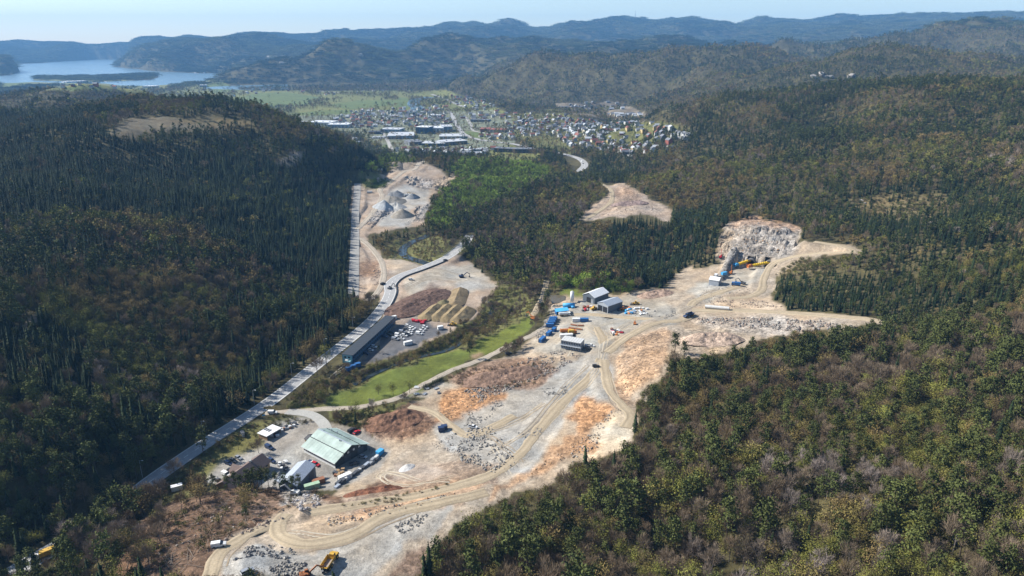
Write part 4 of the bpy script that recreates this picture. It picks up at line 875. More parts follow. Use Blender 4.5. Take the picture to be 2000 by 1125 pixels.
MB().box(0, L, y[1] - .3, y[1], -1, 2.7).box(L - .3, L, y[0], y[1] - .3, -1, 2.7).build('wall', wood, e); MB().box(-.5, L + .5, y[0] - .5, y[1] + .5, 2.7, 3.0).build('roof', white, e)
for k in range(3): MB().box(.1 + k * 2, .35 + k * 2, y[0] + .1, y[0] + .35, -1, 2.7).build('post', wood, e)
for k in range(3): MB().box(L * .35 + k * 1.6, L * .35 + 1 + k * 1.6, (y[0] + y[1]) / 2 - 1, (y[0] + y[1]) / 2 + 1.2, 3.0, 3.12).build('roof_light', dgrey, e)
o, rz, L, W = rect((602,868), (596,865), (614,857)); e = empty('small_shed', o, rz, 'small shed with black roof behind the green-roofed workshop', 'shed'); y0, y1, ym, rf = gable_parts(e, L, W, 2.4, 3.4, wood, black, .4)
# 6 the long office of stacked modules
o, rz, L, W = rect((690,711), (773,633), (671,707)); W_ = W; s = 1 if W > 0 else -1; e = empty('office_barracks', o, rz, 'very long two-storey module office with dark ribbed roof beside the car park', 'office'); y = sorted((0, W)); nm = 25; dx = L / nm
mm = {}
for fl in range(2):
    for i in range(nm):
        z0 = fl * 3.0 + .1; k = 'n'; 
        if k not in mm: mm[k] = MB().box(.06, dx - .06, y[0], y[1], 0, 2.9).mesh('module', navy); mm['w'] = MB().box(dx * .22, dx * .78, -s * .05 - .04, -s * .05 + .04, 1.0, 2.1).mesh('window', glass); mm['r'] = MB().box(.02, dx - .1, y[0] - .25, y[1] + .25, 0, .22).mesh('roof_panel', M('dark_roof', (.062, .068, .074), .5, .2))
        q = mobj('module', mm[k], e); q.location = (i * dx, 0, z0); w = mobj('window', mm['w'], q)
        if fl: q = mobj('roof_panel', mm['r'], e); q.location = (i * dx, 0, 6.05)
MB().box(-.12, -.02, y[0] + .3, y[1] - .3, .3, 5.8).build('end_wall', teal, e)
for yy in (.25, .6): MB().box(-.2, -.1, y[0] + (y[1] - y[0]) * yy, y[0] + (y[1] - y[0]) * yy + 1.4, 3.9, 5.0).build('window', glass, e)
MB().box(-2.6, -.25, y[0] + 1, y[0] + 4, 0, 2.6).build('porch', teal, e); MB().beam((-1.2, y[1] - 4.5, 2.9), (-1.2, y[0] + 4.5, .2), 1.2, .25).build('stair', offw, e); MB().box(-1.9, -.25, y[1] - 4.6, y[1] - 2.6, 2.7, 2.95).build('landing', offw, e)
# 7 the two site halls
o, rz, L, W = rect((1161,594), (1188,583), (1138,587)); e = empty('site_hall', o, rz, 'slate grey hall with bright white gable roof behind the other hall', 'hall')
y0, y1, ym, rf = gable_parts(e, L, W, 5.2, 8.0, wgrey, M('bright_white_roof', (.86, .86, .85), .5), .4); MB().box(-.12, .12, ym - 2, ym + 2, 0, 4.2).build('gateway', black, e); MB().box(-.1, .1, ym - 4.6, ym - 2.4, 0, 3.4).build('door', grey, e)  # black slab stands for the shade inside the open doorway
o, rz, L, W = rect((1187,612), (1215,602), (1165,605)); e = empty('site_hall', o, rz, 'grey metal hall with two open garage doors in its gable', 'hall')
y0, y1, ym, rf = gable_parts(e, L, W, 5.6, 7.6, wgrey, steel, .35, steel)
for c in (-.23, .23): yy = ym + c * abs(W); MB().box(-.14, .14, yy - 2.1, yy + 2.1, 0, 4.4).build('gateway', black, e)  # shade inside the two open doors, put in as black slabs
for r_, (ya, yb) in zip(rf, ((y0, ym), (y1, ym))): seams(r_, L, ya, yb, 5.9, 7.9, 8, steel)
# 8 container office block
o, rz, L, W = rect((1095,680), (1134,687), (1103,672)); e = empty('site_cabins', o, rz, 'block of grey site cabins stacked two high with white roofs', 'site office'); y = sorted((0, W)); s = -1 if W > 0 else 1
nm = 8; dx = L / nm; mm = {}
yfr = 0 
for fl in range(2):
    for i in range(nm):
        x = i * dx
        q = MB().box(x + .08, x + dx - .08, y[0], y[1], fl * 2.9 + .1, fl * 2.9 + 2.9).build('cabin', grey, e)
        MB().box(x + .45, x + dx * .48, s * .06 - .05, s * .06 + .05, fl * 2.9 + 1.1, fl * 2.9 + 2.3).build('window', black, q); MB().box(x + dx * .6, x + dx - .45, s * .06 - .05, s * .06 + .05, fl * 2.9 + .3, fl * 2.9 + 2.3).build('door', navy, q)
for i in range(nm): MB().box(i * dx + .05, i * dx + dx - .12, y[0] - .35, y[1] + .35, 5.95, 6.15).build('roof_panel', offw, e)
MB().box(-.2, L + .2, s * 1.4 - .1, s * 1.4 + .1, 2.95, 3.05).box(-.2, L + .2, min(0, s * 1.4), max(0, s * 1.4), 2.85, 2.95).box(-.2, L + .2, s * 1.35 - .03, s * 1.35 + .03, 3.9, 3.96).build('gallery', steel, e)
# 9 tunnel shed
o, rz, L, W = rect((1403,559), (1384,556), (1413,553)); e = empty('tunnel_shed', o, rz, 'small white-roofed gabled shed on the forecourt below the tunnel', 'shed'); gable_parts(e, L, W, 4.4, 6.0, steel, white, .3, grey)  # gable a darker grey than the walls, its shade put into the colour

# ------------------------------------------------------------ tunnel mouths, ducts, fans
pz = 14.0
def portal(P, label):
    e = empty('tunnel_mouth', (P[0], P[1], pz), -R(24), label, 'tunnel')      # local +y runs into the rock
    n = 14; r_in, r_out = 4.3, 4.9; th = np.linspace(0, math.pi, n); V = []; 
    for yy in (-1.6, 24):
        for r_ in (r_in, r_out): V += [(math.cos(a) * r_, yy, .3 + math.sin(a) * r_ * 1.25 - (1.2 if i in (0, n - 1) else 0)) for i, a in enumerate(th)]
    Fc = []
    for i in range(n - 1):
        Fc += [(i, i + 1, 2 * n + i + 1, 2 * n + i), (n + i, 3 * n + i, 3 * n + i + 1, n + i + 1), (i, n + i, n + i + 1, i + 1)]
    MB().add(V, Fc).build('lining', M('shotcrete', (.13, .125, .12), .95), e)
    MB().add([(-5, 24, -1), (5, 24, -1), (5, 24, 7), (-5, 24, 7)], [(0, 1, 2, 3)]).build('dark_end', dgrey, e); MB().box(-4.5, 4.5, -2, 24, -.5, .12).build('floor', M('tunnel_floor', (.1, .095, .085), .9), e)  # dark sheet ends the short bore; tunnel darkness put into the colours
portal(P1, 'left tunnel mouth, dark arch at the foot of the rock cut'); portal(P2, 'right tunnel mouth, dark arch partly behind the orange fan duct')
def duct(a, b, fanmat, l1, l2):
    A, B = G(*a), G(*b); A[2] = pz + 3.0; B[2] = pz + 4.6; d = B - A; e = empty('air_duct', (A[0], A[1], pz), 0, l1, 'duct'); d3 = tuple(B - np.array([A[0], A[1], pz])); m = MB(); n = 9
    for i in range(n):
        p, q = np.array([0, 0, 3.0]) + d * i / n, np.array([0, 0, 3.0]) + d * (i + 1) / n; m.cyl(p, q, 1.15 + .05 * (i % 2), 1.15 + .05 * ((i + 1) % 2), 12, True)
    m.build('tube', M('duct_yellow', (.85, .55, .02), .6), e, True)
    for f in (.3, .7): c = np.array([0, 0, 3.0]) + d * f; MB().box(c[0] - .15, c[0] + .15, c[1] - .15, c[1] + .15, -.6, c[2] - .9).build('prop', steel, e)
    ang = math.atan2(d[1], d[0]); f = empty('tunnel_fan', (A[0], A[1], pz), ang, l2, 'fan')
    MB().cyl((-3.4, 0, 3.0), (.1, 0, 3.0), 1.5, 1.35, 14).build('housing', fanmat, f, True); MB().cyl((-4.3, 0, 3.0), (-3.4, 0, 3.0), 1.9, 1.5, 14, False).build('intake', fanmat, f, True)
    for x in (-3, -.4):
        for yy in (-1, 1): MB().box(x - .12, x + .12, yy - .12, yy + .12, -.6, 2.3).build('leg', dgrey, f)
duct((1441,520), (1466,507), lblue, 'yellow air duct running into the left tunnel mouth', 'blue fan feeding the yellow duct of the left tunnel'); duct((1468,525), (1503,513), orange, 'yellow air duct running into the right tunnel mouth', 'orange and white fan feeding the right tunnel duct')

# ------------------------------------------------------------ vehicles
VM = {}
def vmesh(key, fn):
    if key not in VM: VM[key] = fn()
    return VM[key]
SHAPE = dict(
    car=([(-2.2, .35), (-2.25, .8), (-1.9, .95), (1.0, .95), (2.1, .78), (2.25, .4)], [(-1.95, .95), (-1.5, 1.42), (.25, 1.45), (1.05, .95)], 1.45, (-1.5, .25)),
    suv=([(-2.3, .4), (-2.35, .95), (-2.2, 1.08), (1.0, 1.08), (2.2, .95), (2.3, .45)], [(-2.25, 1.08), (-2.05, 1.68), (.3, 1.7), (1.05, 1.08)], 1.7, (-2.05, .3)),
    van=([(-2.6, .4), (-2.65, 2.0), (.6, 2.0), (1.5, 1.25), (2.5, 1.05), (2.6, .45)], [(.55, 1.22), (.65, 1.97), (.95, 1.72), (1.52, 1.27)], 2.0, None),
    pickup=([(-2.7, .5), (-2.7, 1.1), (-.7, 1.1), (1.2, 1.1), (2.4, .98), (2.5, .5)], [(-.75, 1.1), (-.55, 1.72), (.6, 1.72), (1.25, 1.1)], 1.72, (-.55, .6)))
def vehicle(u, v, ang, col, kind, label, group=None, name=None, parts=True, scale=1.0):
    p = G(u, v); p[2] += .12; body, cab, zr, roof = SHAPE[kind]; mt = PAINT[col]; e = empty(name or {'car': 'parked_car', 'suv': 'parked_car', 'van': 'van', 'pickup': 'pickup_truck'}[kind], p, ang, label, {'van': 'van', 'pickup': 'pickup'}.get(kind, 'car'), group, scale)
    hw = .98 if kind == 'van' else .9
    mobj('body', vmesh((kind, col, 'b'), lambda: MB().prof(body, -hw, hw, .08).mesh('body', mt)), e)
    mobj('glasshouse', vmesh((kind, 'g'), lambda: MB().prof(cab, -(hw + .012 if kind == 'van' else hw - .06), hw + .012 if kind == 'van' else hw - .06, .0 if kind == 'van' else .16).mesh('glasshouse', glass)), e)
    if roof: mobj('roof', vmesh((kind, col, 'r'), lambda: MB().box(roof[0], roof[1], -.70, .70, zr - .02, zr + .05).mesh('roof', mt)), e)
    if kind == 'pickup': mobj('load_bed', vmesh('bed', lambda: MB().box(-2.55, -.85, -.72, .72, 1.1, 1.14).mesh('load_bed', black)), e)
    wx = 1.35 if kind != 'van' else 1.6
    for x in (-wx, wx):
        for y in (-hw + .08, hw - .08): q = mobj('wheel', vmesh('wheel', lambda: MB().cyl((0, -.13, 0), (0, .13, 0), .36, k=10).mesh('wheel', tyre)), e); q.location = (x, y, .36)
    for y in (-.6, .6): mobj('headlight', vmesh((kind, 'h', y), lambda: MB().box(body[-2][0] - .05, body[-2][0] + .06, y - .2, y + .2, body[-2][1] - .18, body[-2][1] - .02).mesh('headlight', offw)), e)
    return e
def cars(lst, lab, group):
    for it in lst:
        u, v, a, c, k = it[:5]; vehicle(u, v, R(a), c, k, (it[5] if len(it) > 5 else '%s %s %s' % (c, {'car': 'car', 'suv': 'estate car', 'van': 'van', 'pickup': 'pickup'}[k], lab)), group)
la = math.degrees(heading(790, 660, 810, 664))
cars([(797,638,la,'white','suv'),(807,642,la,'white','car'),(803,645,la,'white','suv'),(800,649,la,'white','pickup'),(793,645,la,'black','car'),(786,650,la,'silver','van'),(795,655,la,'black','suv'),(778,656,la,'white','van'),(790,657,la,'white','suv'),(776,661,la,'white','suv'),(784,663,la,'white','pickup'),(772,664,la,'silver','van'),(800,653,la,'white','car')], 'in the wide row of the office car park', 'cars in the wide row of the office car park')
cars([(830,640,la,'white','suv'),(826,644,la,'white','pickup'),(823,648,la,'white','car'),(819,653,la,'white','van')], 'in the short right-hand row of the office car park', 'cars in the right row of the office car park')
cars([(752,659,la,'blue','van','dark blue van in the middle of the office front'),(765,650,la,'grey','car','dark grey car near the far end of the office front'),(715,692,la,'blue','van','dark blue van parked nearest the near end of the office'),(724,685,la,'white','car','white car parked second from the near end of the office'),(731,679,la,'white','suv','white estate car parked third from the near end of the office'),(760,655,la,'black','suv','black car in the shadow of the office')], '', 'cars parked along the long office')
cars([(447,907,-30,'blue','suv','dark blue car nearest the road in the yard car park'),(456,902,-30,'grey','suv','dark grey car in the middle of the yard row by the road'),(466,896,-30,'silver','car','silver car farthest in the yard row by the road'),(451,921,-30,'black','car','black car beside the brown house'),(442,929,-30,'white','van','white van beside the brown house'),(428,941,-30,'grey','car','dark car half hidden by pines left of the brown house'),
    (531,902,-35,'blue','suv','dark blue car driving between brown house and workshop'),(608,905,-28,'blue','car','dark blue car in front of the workshop white wall'),(612,907,-28,'white','car','white car in front of the workshop white wall'),(617,909,-28,'red','suv','red estate car in front of the workshop white wall'),(688,843,55,'black','van','black van behind the workshop'),(697,846,55,'red','car','red car behind the workshop beside the black van'),
    (709,894,-20,'silver','car','pale blue-grey car in the shadow of the workshop gable'),(693,907,20,'grey','pickup','dark pickup at the edge of the workshop shadow'),(526,876,-35,'blue','van','dark blue van beside the leafless yard tree')], '', 'vehicles in the yard')
cars([(533,808,0,'white','van','white van waiting at the junction with the main road'),(428,1067,15,'white','van','white van on the bend of the haul road'),(484,1119,40,'silver','suv','grey car beside the blasted rock at the bottom edge'),(993,692,20,'black','suv','black car on the side road below the blue containers'),(1164,717,5,'black','suv','black car alone on the grey gravel plateau'),(924,836,-15,'white','pickup','white pickup on the haul road above the rubble'),
    (1148,678,-20,'white','suv','white car nearest the stacked site cabins'),(1154,677,-20,'white','pickup','white pickup beside the stacked site cabins'),(1150,683,-20,'black','suv','black car right of the stacked site cabins'),(1111,657,20,'grey','suv','dark car behind the site cabins'),(1118,656,20,'black','car','black car behind the site cabins'),(1113,662,20,'white','suv','white car behind the site cabins'),
    (870,693/1.36,50,'black','suv','black car on the bridge bend of the main road'),(803,547,0,'white','suv','white car on the gravel pad by the bend'),(748,556,60,'black','van','black van below the bend of the main road')], '', 'vehicles about the site')
cars([(1136,316,120,'white','van','white van on the curve of the town road'),(1139,320,120,'black','car','black car on the curve of the town road'),(1131,312,130,'white','car','white car leading on the curve of the town road')], '', 'vehicles on the town road')
def wheel_set(e, xs, yw, r, w=.6):
    me = vmesh(('bigwheel', r), lambda: MB().cyl((0, -w / 2, 0), (0, w / 2, 0), r, k=14).mesh('wheel', tyre)); hub = vmesh(('hub', r), lambda: MB().cyl((0, -w / 2 - .02, 0), (0, w / 2 + .02, 0), r * .45, k=10).mesh('rim', yellow))
    for x in xs:
        for y in (-yw, yw): q = mobj('wheel', me, e); q.location = (x, y, r); mobj('rim', hub, q)
def dumper(u, v, ang, bodymat, label, tip=0.0):
    p = G(u, v); e = empty('dump_truck', p, ang, label, 'dump truck'); wheel_set(e, (-3.2, -1.5, 3.0), 1.25, .9)
    MB().box(-4.2, 1.2, -.5, .5, .9, 1.35).build('chassis', dgrey, e); MB().prof([(1.3, 1.0), (1.3, 2.0), (2.1, 2.1), (4.6, 1.9), (4.9, 1.2), (4.8, .9)], -1.25, 1.25).build('bonnet', bodymat, e)
    c = MB().prof([(1.25, 1.9), (1.25, 3.3), (2.6, 3.3), (2.9, 2.1)], -.85, .85).build('cab', bodymat, e); MB().prof([(1.5, 2.3), (1.5, 3.1), (2.66, 3.1), (2.85, 2.3)], -.88, .88).build('window', glass, c)
    b = MB(); h = 1.5; x0, x1 = -4.9, .9
    b.add([(x0, -1.2, h + .9), (x0 + 1.5, -1.2, h), (x1, -1.2, h), (x1 + .5, -1.5, h + 1.5), (x0, -1.5, h + 1.4), (x0, 1.2, h + .9), (x0 + 1.5, 1.2, h), (x1, 1.2, h), (x1 + .5, 1.5, h + 1.5), (x0, 1.5, h + 1.4)], [(0, 1, 2, 3, 4), (9, 8, 7, 6, 5), (0, 5, 6, 1), (1, 6, 7, 2), (2, 7, 8, 3)])
    t_ = b.build('tipper_body', bodymat, e); sm = t_.modifiers.new('thick', 'SOLIDIFY'); sm.thickness = .12
    MB().box(-3.3, .6, -1.1, 1.1, h + .12, h + .2).build('bed_liner', M('worn_bed', (.30, .25, .22), .8), t_)
    return e
dumper(645, 1102, R(78), yellow, 'yellow articulated dump truck on the grey quarry floor at the bottom'); dumper(1345, 619, R(215), dblue, 'dark dump truck at the haul road fork')
def excavator(u, v, ang, mat, label, sc=1.0, boomup=0.0, arm=None):
    p = G(u, v); e = empty('excavator', p, ang, label, 'excavator', None, sc)
    for y in (-1.2, 1.2): MB().prof([(-2.1, .35), (-1.8, 0), (1.8, 0), (2.1, .35), (2.1, .6), (1.8, .95), (-1.8, .95), (-2.1, .6)], y - .3, y + .3).build('track', rubber, e)
    h = MB().prof([(-2.6, 1.1), (-2.6, 2.2), (.8, 2.2), (1.4, 1.8), (1.4, 1.1)], -1.35, 1.35).build('upper_body', mat, e); MB().box(-.9, .9, -.9, .9, .7, 1.12).build('turntable', dgrey, e)
    c = MB().prof([(-.4, 1.8), (-.4, 3.1), (.9, 3.1), (1.45, 2.0), (1.45, 1.8)], .35, 1.3).build('cab', mat, e); MB().prof([(-.2, 2.1), (-.2, 2.95), (.86, 2.95), (1.38, 2.1)], .32, 1.33).build('window', glass, c)
    a = arm or ((1.2, 0, 1.8), (4.6, 0, 4.6 + boomup), (7.2, 0, 3.0 + boomup), (6.9, 0, .7 + boomup))
    MB().beam(a[0], a[1], .45, .6).build('boom', mat, e); MB().beam(a[1], a[2], .38, .5).build('stick_arm', mat, e)
    b = np.array(a[3]); MB().prof([(b[0] - .6, b[2] - .5), (b[0] - .7, b[2] + .4), (b[0] + .2, b[2] + .8), (b[0] + .7, b[2] + .1), (b[0] + .2, b[2] - .6)], -.65, .65).build('bucket', dgrey, e); MB().beam(a[2], tuple(b), .3, .35).build('linkage', dgrey, e)
    return e
excavator(598, 1127, R(20), M('worn_orange', (.30, .11, .04), .6), 'dark orange excavator loading beside the yellow dump truck', .85); excavator(575, 966, R(170), offw, 'excavator with raised arm on the white drilled rock above the yard', .9, .8)
excavator(1041, 624, R(135), orange, 'excavator digging the trench beside the meadow', 1.0, .5); excavator(1056, 594, R(80), dgrey, 'dark excavator standing on the river track', .9)
excavator(1450, 555, R(130), dgrey, 'dark excavator on the tunnel forecourt', .9); excavator(1240, 634, R(80), orange, 'small excavator left on the gravel storage patch', .7); excavator(902, 542, R(10), dblue, 'dark blue excavator trimming the gravel terraces', 1.0)
excavator(806, 381, R(200), yellow, 'tiny yellow excavator in the gravel quarry', 1.0); excavator(762, 617-52, R(60), dgrey, 'dark excavator at the edge of the brown spoil heap', .9); excavator(1172, 548, R(10), orange, 'orange excavator among the trees behind the hedge', 1.2)
def drill(u, v, mat, label):
    p = G(u, v); e = empty('drill_rig', p, R(60), label, 'drill rig'); 
    for y in (-.9, .9): MB().prof([(-1.5, .3), (-1.3, 0), (1.3, 0), (1.5, .3), (1.3, .7), (-1.3, .7)], y - .22, y + .22).build('track', rubber, e)
    MB().box(-1.6, 1.3, -1, 1, .7, 2.0).build('engine_body', mat, e); MB().box(.2, 1.4, -.9, .1, 2.0, 2.9).build('cab', mat, e); MB().beam((1.9, .3, .3), (2.3, .3, 7.5), .35, .4).build('mast', mat, e); MB().beam((.6, .3, 1.9), (2.1, .3, 3.4), .25, .3).build('boom', dgrey, e)
drill(1427, 535, orange, 'red drill rig with upright mast near the blue tunnel fan'); drill(1407, 504, red, 'red drill rig on the ledge left of the rock cut')
def loader(u, v, ang, label, mat=yellow):
    p = G(u, v); e = empty('wheel_loader', p, ang, label, 'loader'); wheel_set(e, (-1.5, 1.5), 1.1, .75); MB().prof([(-3, .8), (-3, 1.9), (-.6, 2.1), (.4, 1.6), (2, 1.2), (2, .8)], -.9, .9).build('body', mat, e); c = MB().prof([(-.8, 1.9), (-.8, 3.1), (.5, 3.1), (.8, 1.9)], -.75, .75).build('cab', mat, e)
    MB().box(-.7, .7, -.78, .78, 2.2, 2.9).build('window', glass, c); MB().prof([(3.2, .2), (4.3, .1), (3.4, .5), (3.3, 1.4), (3.0, 1.4)], -1.4, 1.4).build('bucket', dgrey, e)
    for y in (-.55, .55): MB().beam((1.2, y, 1.6), (3.3, y, .8), .2, .35).build('lift_arm', mat, e)
loader(1216, 606, R(200), 'orange wheel loader parked right of the grey hall', orange); loader(884, 640-4, R(180), 'yellow wheel loader at the foot of the soil windrows'); loader(1241, 595, R(170), 'yellow wheel loader by the retaining strip behind the halls'); loader(1160, 605, R(30), 'yellow wheel loader in front of the slate grey hall')
def lorry(u, v, ang, cabm, boxm, label, L=8.0, tank=False, name='lorry'):
    p = G(u, v); e = empty(name, p, ang, label, 'lorry'); wheel_set(e, (-L * .33, -L * .33 + 1.2, L * .36), 1.0, .52, .4); MB().box(-L / 2, L / 2 - .2, -.5, .5, .7, 1.0).build('chassis', dgrey, e)
    c = MB().prof([(L / 2 - 1.9, .8), (L / 2 - 1.9, 2.9), (L / 2 - .3, 2.9), (L / 2, 1.8), (L / 2, .6)], -1.15, 1.15).build('cab', cabm, e); MB().prof([(L / 2 - .9, 1.75), (L / 2 - .9, 2.6), (L / 2 - .18, 2.6), (L / 2 + .02, 1.75)], -1.18, 1.18).build('window', glass, c)
    (MB().cyl((-L / 2, 0, 2.1), (L / 2 - 2.2, 0, 2.1), 1.1, k=14) if tank else MB().box(-L / 2, L / 2 - 2.1, -1.2, 1.2, 1.0, 3.2)).build('tank' if tank else 'load_box', boxm, e); return e
lorry(1103, 617, R(8), white, white, 'white tanker lorry in front of the blue shelter', 9, True); lorry(1105, 650, R(5), orange, orange, 'orange lorry in the middle of the equipment yard', 8, True); lorry(1118, 652, R(5), orange, yellow, 'short orange and yellow lorry beside the longer orange one', 6)
lorry(1437, 558, R(160), blue, blue, 'blue lorry on the tunnel forecourt', 7); lorry(795, 384, R(30), offw, grey, 'pale lorry on the quarry floor', 8); lorry(100, 1083, math.radians(222), white, yellow, 'yellow lorry with white cab on the road at bottom left', 12)
# ------------------------------------------------------------ containers, tanks, silo, pipes
def container(u, v, ang, mat, label, L=6.1, group=None, z=0.0, name='container'):
    p = G(u, v); p[2] += .05 + z; e = empty(name, p, ang, label, 'container', group); m = MB().box(-L / 2, L / 2, -1.22, 1.22, .1, 2.6)
    n = int(L / .5)
    for i in range(n):
        x = -L / 2 + (i + .5) * L / n
        for y in (-1.25, 1.25): m.box(x - .1, x + .1, min(y, y * .97), max(y, y * .97), .25, 2.45)
    m.build('shell', mat, e); MB().box(L / 2 + .003, L / 2 + .06, -1.1, -.03, .2, 2.5).build('door', mat, e); MB().box(L / 2 + .003, L / 2 + .06, .03, 1.1, .2, 2.5).build('door', mat, e)
    for x in (-L / 2, L / 2):
        for y in (-1.22, 1.22): MB().box(x - .09, x + .09, y - .09, y + .09, 0, 2.68).build('corner_post', dgrey, e)
    return e
ca = heading(1059, 664, 1072, 652)
container(1059, 666, ca, blue, 'nearest and largest blue container along the side road', 7.5); container(1072, 654, ca, blue, 'second blue container along the side road, with white tank behind', 6); container(1082, 647, ca, blue, 'small blue container third along the side road', 4)
for i, (u, v) in enumerate([(1074,638),(1077,633.5),(1079,629.5),(1081,625.5)]): container(u, v, 0.12, blue, ['nearest', 'second nearest', 'third nearest', 'farthest'][i] + ' of four blue containers side by side on the rubble edge', 5.5, 'row of blue containers on the rubble edge')
container(1126, 628, R(2), white, 'white container end to end with a blue one', 6); container(1141, 628, R(2), blue, 'blue container with white roof end to end with a white one', 6); container(1106, 659, R(8), white, 'white container behind the stacked site cabins', 9)
for i, (u, v) in enumerate([(681,724),(690,720),(699,716)]): container(u, v, R(30), blue, ['left', 'middle', 'right'][i] + ' of three small blue skips at the near end of the office', 3.6, 'blue skips by the office')
container(797, 673, R(32), white, 'white box container at the edge of the car park', 6); container(860, 643, R(25), white, 'small white cabin at the far corner of the car park', 4); container(767, 624, R(40), white, 'white cabin at the far end of the long office', 6)
container(610, 954, R(28), lgreen, 'faded green container below the grey shed', 7); container(622, 945, R(35), rust, 'dark red container beside the grey shed', 6); container(674, 936, R(42), white, 'long white cabin among the stacked formwork', 6.5); container(742, 888, R(60), lblue, 'light blue tank cabin at the far end of the formwork row', 4)
container(1414, 537, R(30), lblue, 'pale blue container by the rock wall left of the tunnel', 5); container(1398, 541, R(60), white, 'white box container above the tunnel shed', 4); container(862, 842, R(15), dblue, 'small dark blue skip on the grey patch by the brown cut', 3); container(868, 839, R(15), dblue, 'second small dark blue skip on the grey patch', 3)
container(346, 957, R(30), white, 'white caravan among the trees at the road side', 5); container(742, 333, R(5), white, 'white cabin beside the far quarry track', 9); container(722, 377, R(5), offw, 'pale cabin near the fork of the quarry tracks', 7)
p = G(1117, 592); e = empty('cement_silo', p, 0, 'tall white cement silo left of the halls', 'silo'); MB().cyl((0, 0, 2.4), (0, 0, 9.5), 1.5, k=18).build('drum', white, e, True); MB().cyl((0, 0, 1.2), (0, 0, 2.4), .4, 1.5, 18).build('hopper', white, e); MB().cyl((0, 0, 9.5), (0, 0, 10.2), 1.5, .5, 18).build('cap', offw, e)
for a in range(4): c, s = math.cos(a * 1.571 + .78) * 1.3, math.sin(a * 1.571 + .78) * 1.3; MB().box(c - .12, c + .12, s - .12, s + .12, -.3, 3).build('leg', grey, e)
p = G(1111, 600); e = empty('water_plant', p, R(5), 'light blue water treatment tank at the foot of the silo', 'tank'); MB().cyl((-4.5, 0, 1.7), (4.5, 0, 1.7), 1.7, k=16).build('tank', lblue, e, True); MB().cyl((1.5, -2.6, 1.0), (4.2, -2.6, 1.0), 1.0, k=12).build('small_tank', lblue, e, True)
for x in (-3, 3): MB().box(x - .3, x + .3, -1.4, 1.4, -.2, 1).build('saddle', dgrey, e)
p = G(1097, 612); e = empty('blue_shelter', p, R(8), 'blue shelter with sloping light blue roof beside the white tanker', 'shelter'); MB().prof([(-5, 2.6), (5, 3.4), (5, 3.6), (-5, 2.8)], -3.5, 3.5).build('roof', lblue, e); MB().box(-4.8, 4.8, 3.1, 3.3, -.3, 3).box(-4.8, -4.6, -3.2, 3.1, -.3, 2.6).build('wall', blue, e)
for x in (-4.6, 0, 4.6): MB().box(x - .12, x + .12, -3.3, -3.06, -.3, 2.9).build('post', blue, e)
def pipe(a, b, r, mat, label, name='pipe', hollow=True, h=0):
    A, B = G(*a), G(*b); e = empty(name, A, 0, label, 'pipe'); d = B - A; n = max(2, int(np.linalg.norm(d) / 4)); 
    for i in range(n): MB().cyl(d * (i / n) + np.array([0, 0, r + .1 + h]), d * ((i + .99) / n) + np.array([0, 0, r + .1 + h]), r, k=14).build('segment', mat, e)
pipe((1377,602), (1424,606), 1.3, offw, 'large pale concrete pipe lying beside the haul road', 'concrete_pipe')
for i, (a, b) in enumerate([((1115,635),(1127,637)),((1129,637),(1140,637)),((1111,641),(1123,643)),((1125,643),(1137,645))]): pipe(a, b, .55, rust, ['rusty pipe bundle nearest the white container', 'rusty pipe bundle below the blue container', 'rusty pipe bundle left of the gravel heart', 'rusty pipe bundle right end of the lower row'][i].replace(' of the gravel heart', ' end of the lower row'), 'pipe_bundle')
# stacked goods: pallets with loads
def pallet(u, v, ang, mat, label, group, sx=1.2, sy=1.0, h=1.0, dmin=120):
    p = G(u, v, dmin=dmin); p[2] += .05; e = empty('pallet', p, ang, label, 'pallet', group); m = MB()
    for k in range(4): m.box(-sx / 2, sx / 2, -sy / 2 + k * sy / 3.6, -sy / 2 + k * sy / 3.6 + .15, .0, .15)
    m.build('deck', wood, e); MB().box(-sx / 2 + .05, sx / 2 - .05, -sy / 2 + .05, sy / 2 - .05, .15, .15 + h).build('load', mat, e)
rr = random.Random(3)
for i in range(26): t = rr.random(); pallet(528 + 46 * t + rr.uniform(-6, 6), 851 - 20 * t + rr.uniform(-5, 6), rr.random() * 3, rr.choice([dgrey, black, offw, rust, dgrey, white]), 'pallet of stone and scrap in the heap beside the open store', 'pallets beside the open store', rr.uniform(1.2, 2.4), rr.uniform(1, 1.6), rr.uniform(.4, 1.3))
for i in range(12): pallet(545 + rr.uniform(0, 16), 908 + rr.uniform(-9, 9) + 4, rr.random() * 3, rr.choice([dgrey, white, offw, white]), 'pallet of goods stacked between brown house and grey shed', 'pallets between the house and the shed', 1.6, 1.2, rr.uniform(.4, 1.3))
for i in range(14): pallet(652 + rr.uniform(0, 24), 931 - rr.uniform(0, 12), rr.random() * 3, rr.choice([dgrey, rust, wood, black]), 'pallet of scrap at the front corner of the workshop', 'pallets at the workshop corner', 1.8, 1.4, rr.uniform(.4, 1.5))
fa_ = heading(660, 950, 740, 893)
for i in range(22):
    t = i / 21; pallet(658 + 82 * t + rr.uniform(-2, 2), 951 - 58 * t + rr.uniform(-1.5, 1.5), fa_ + rr.uniform(-.1, .1), rr.choice([dgrey, offw, grey, dgrey, steel]), 'stack of grey formwork panels in the row along the yard edge', 'formwork row along the yard edge', rr.uniform(2.5, 4), 1.6, rr.uniform(.6, 1.8))
for i in range(26): pallet(1222 + rr.uniform(0, 42), 602 + rr.uniform(0, 14), rr.random() * 3, rr.choice([white, white, offw, lblue, orange, grey]), 'pallet of materials on the pale laydown slab right of the halls', 'pallets on the laydown slab', rr.uniform(1.5, 3), 1.6, rr.uniform(.3, 1.4))
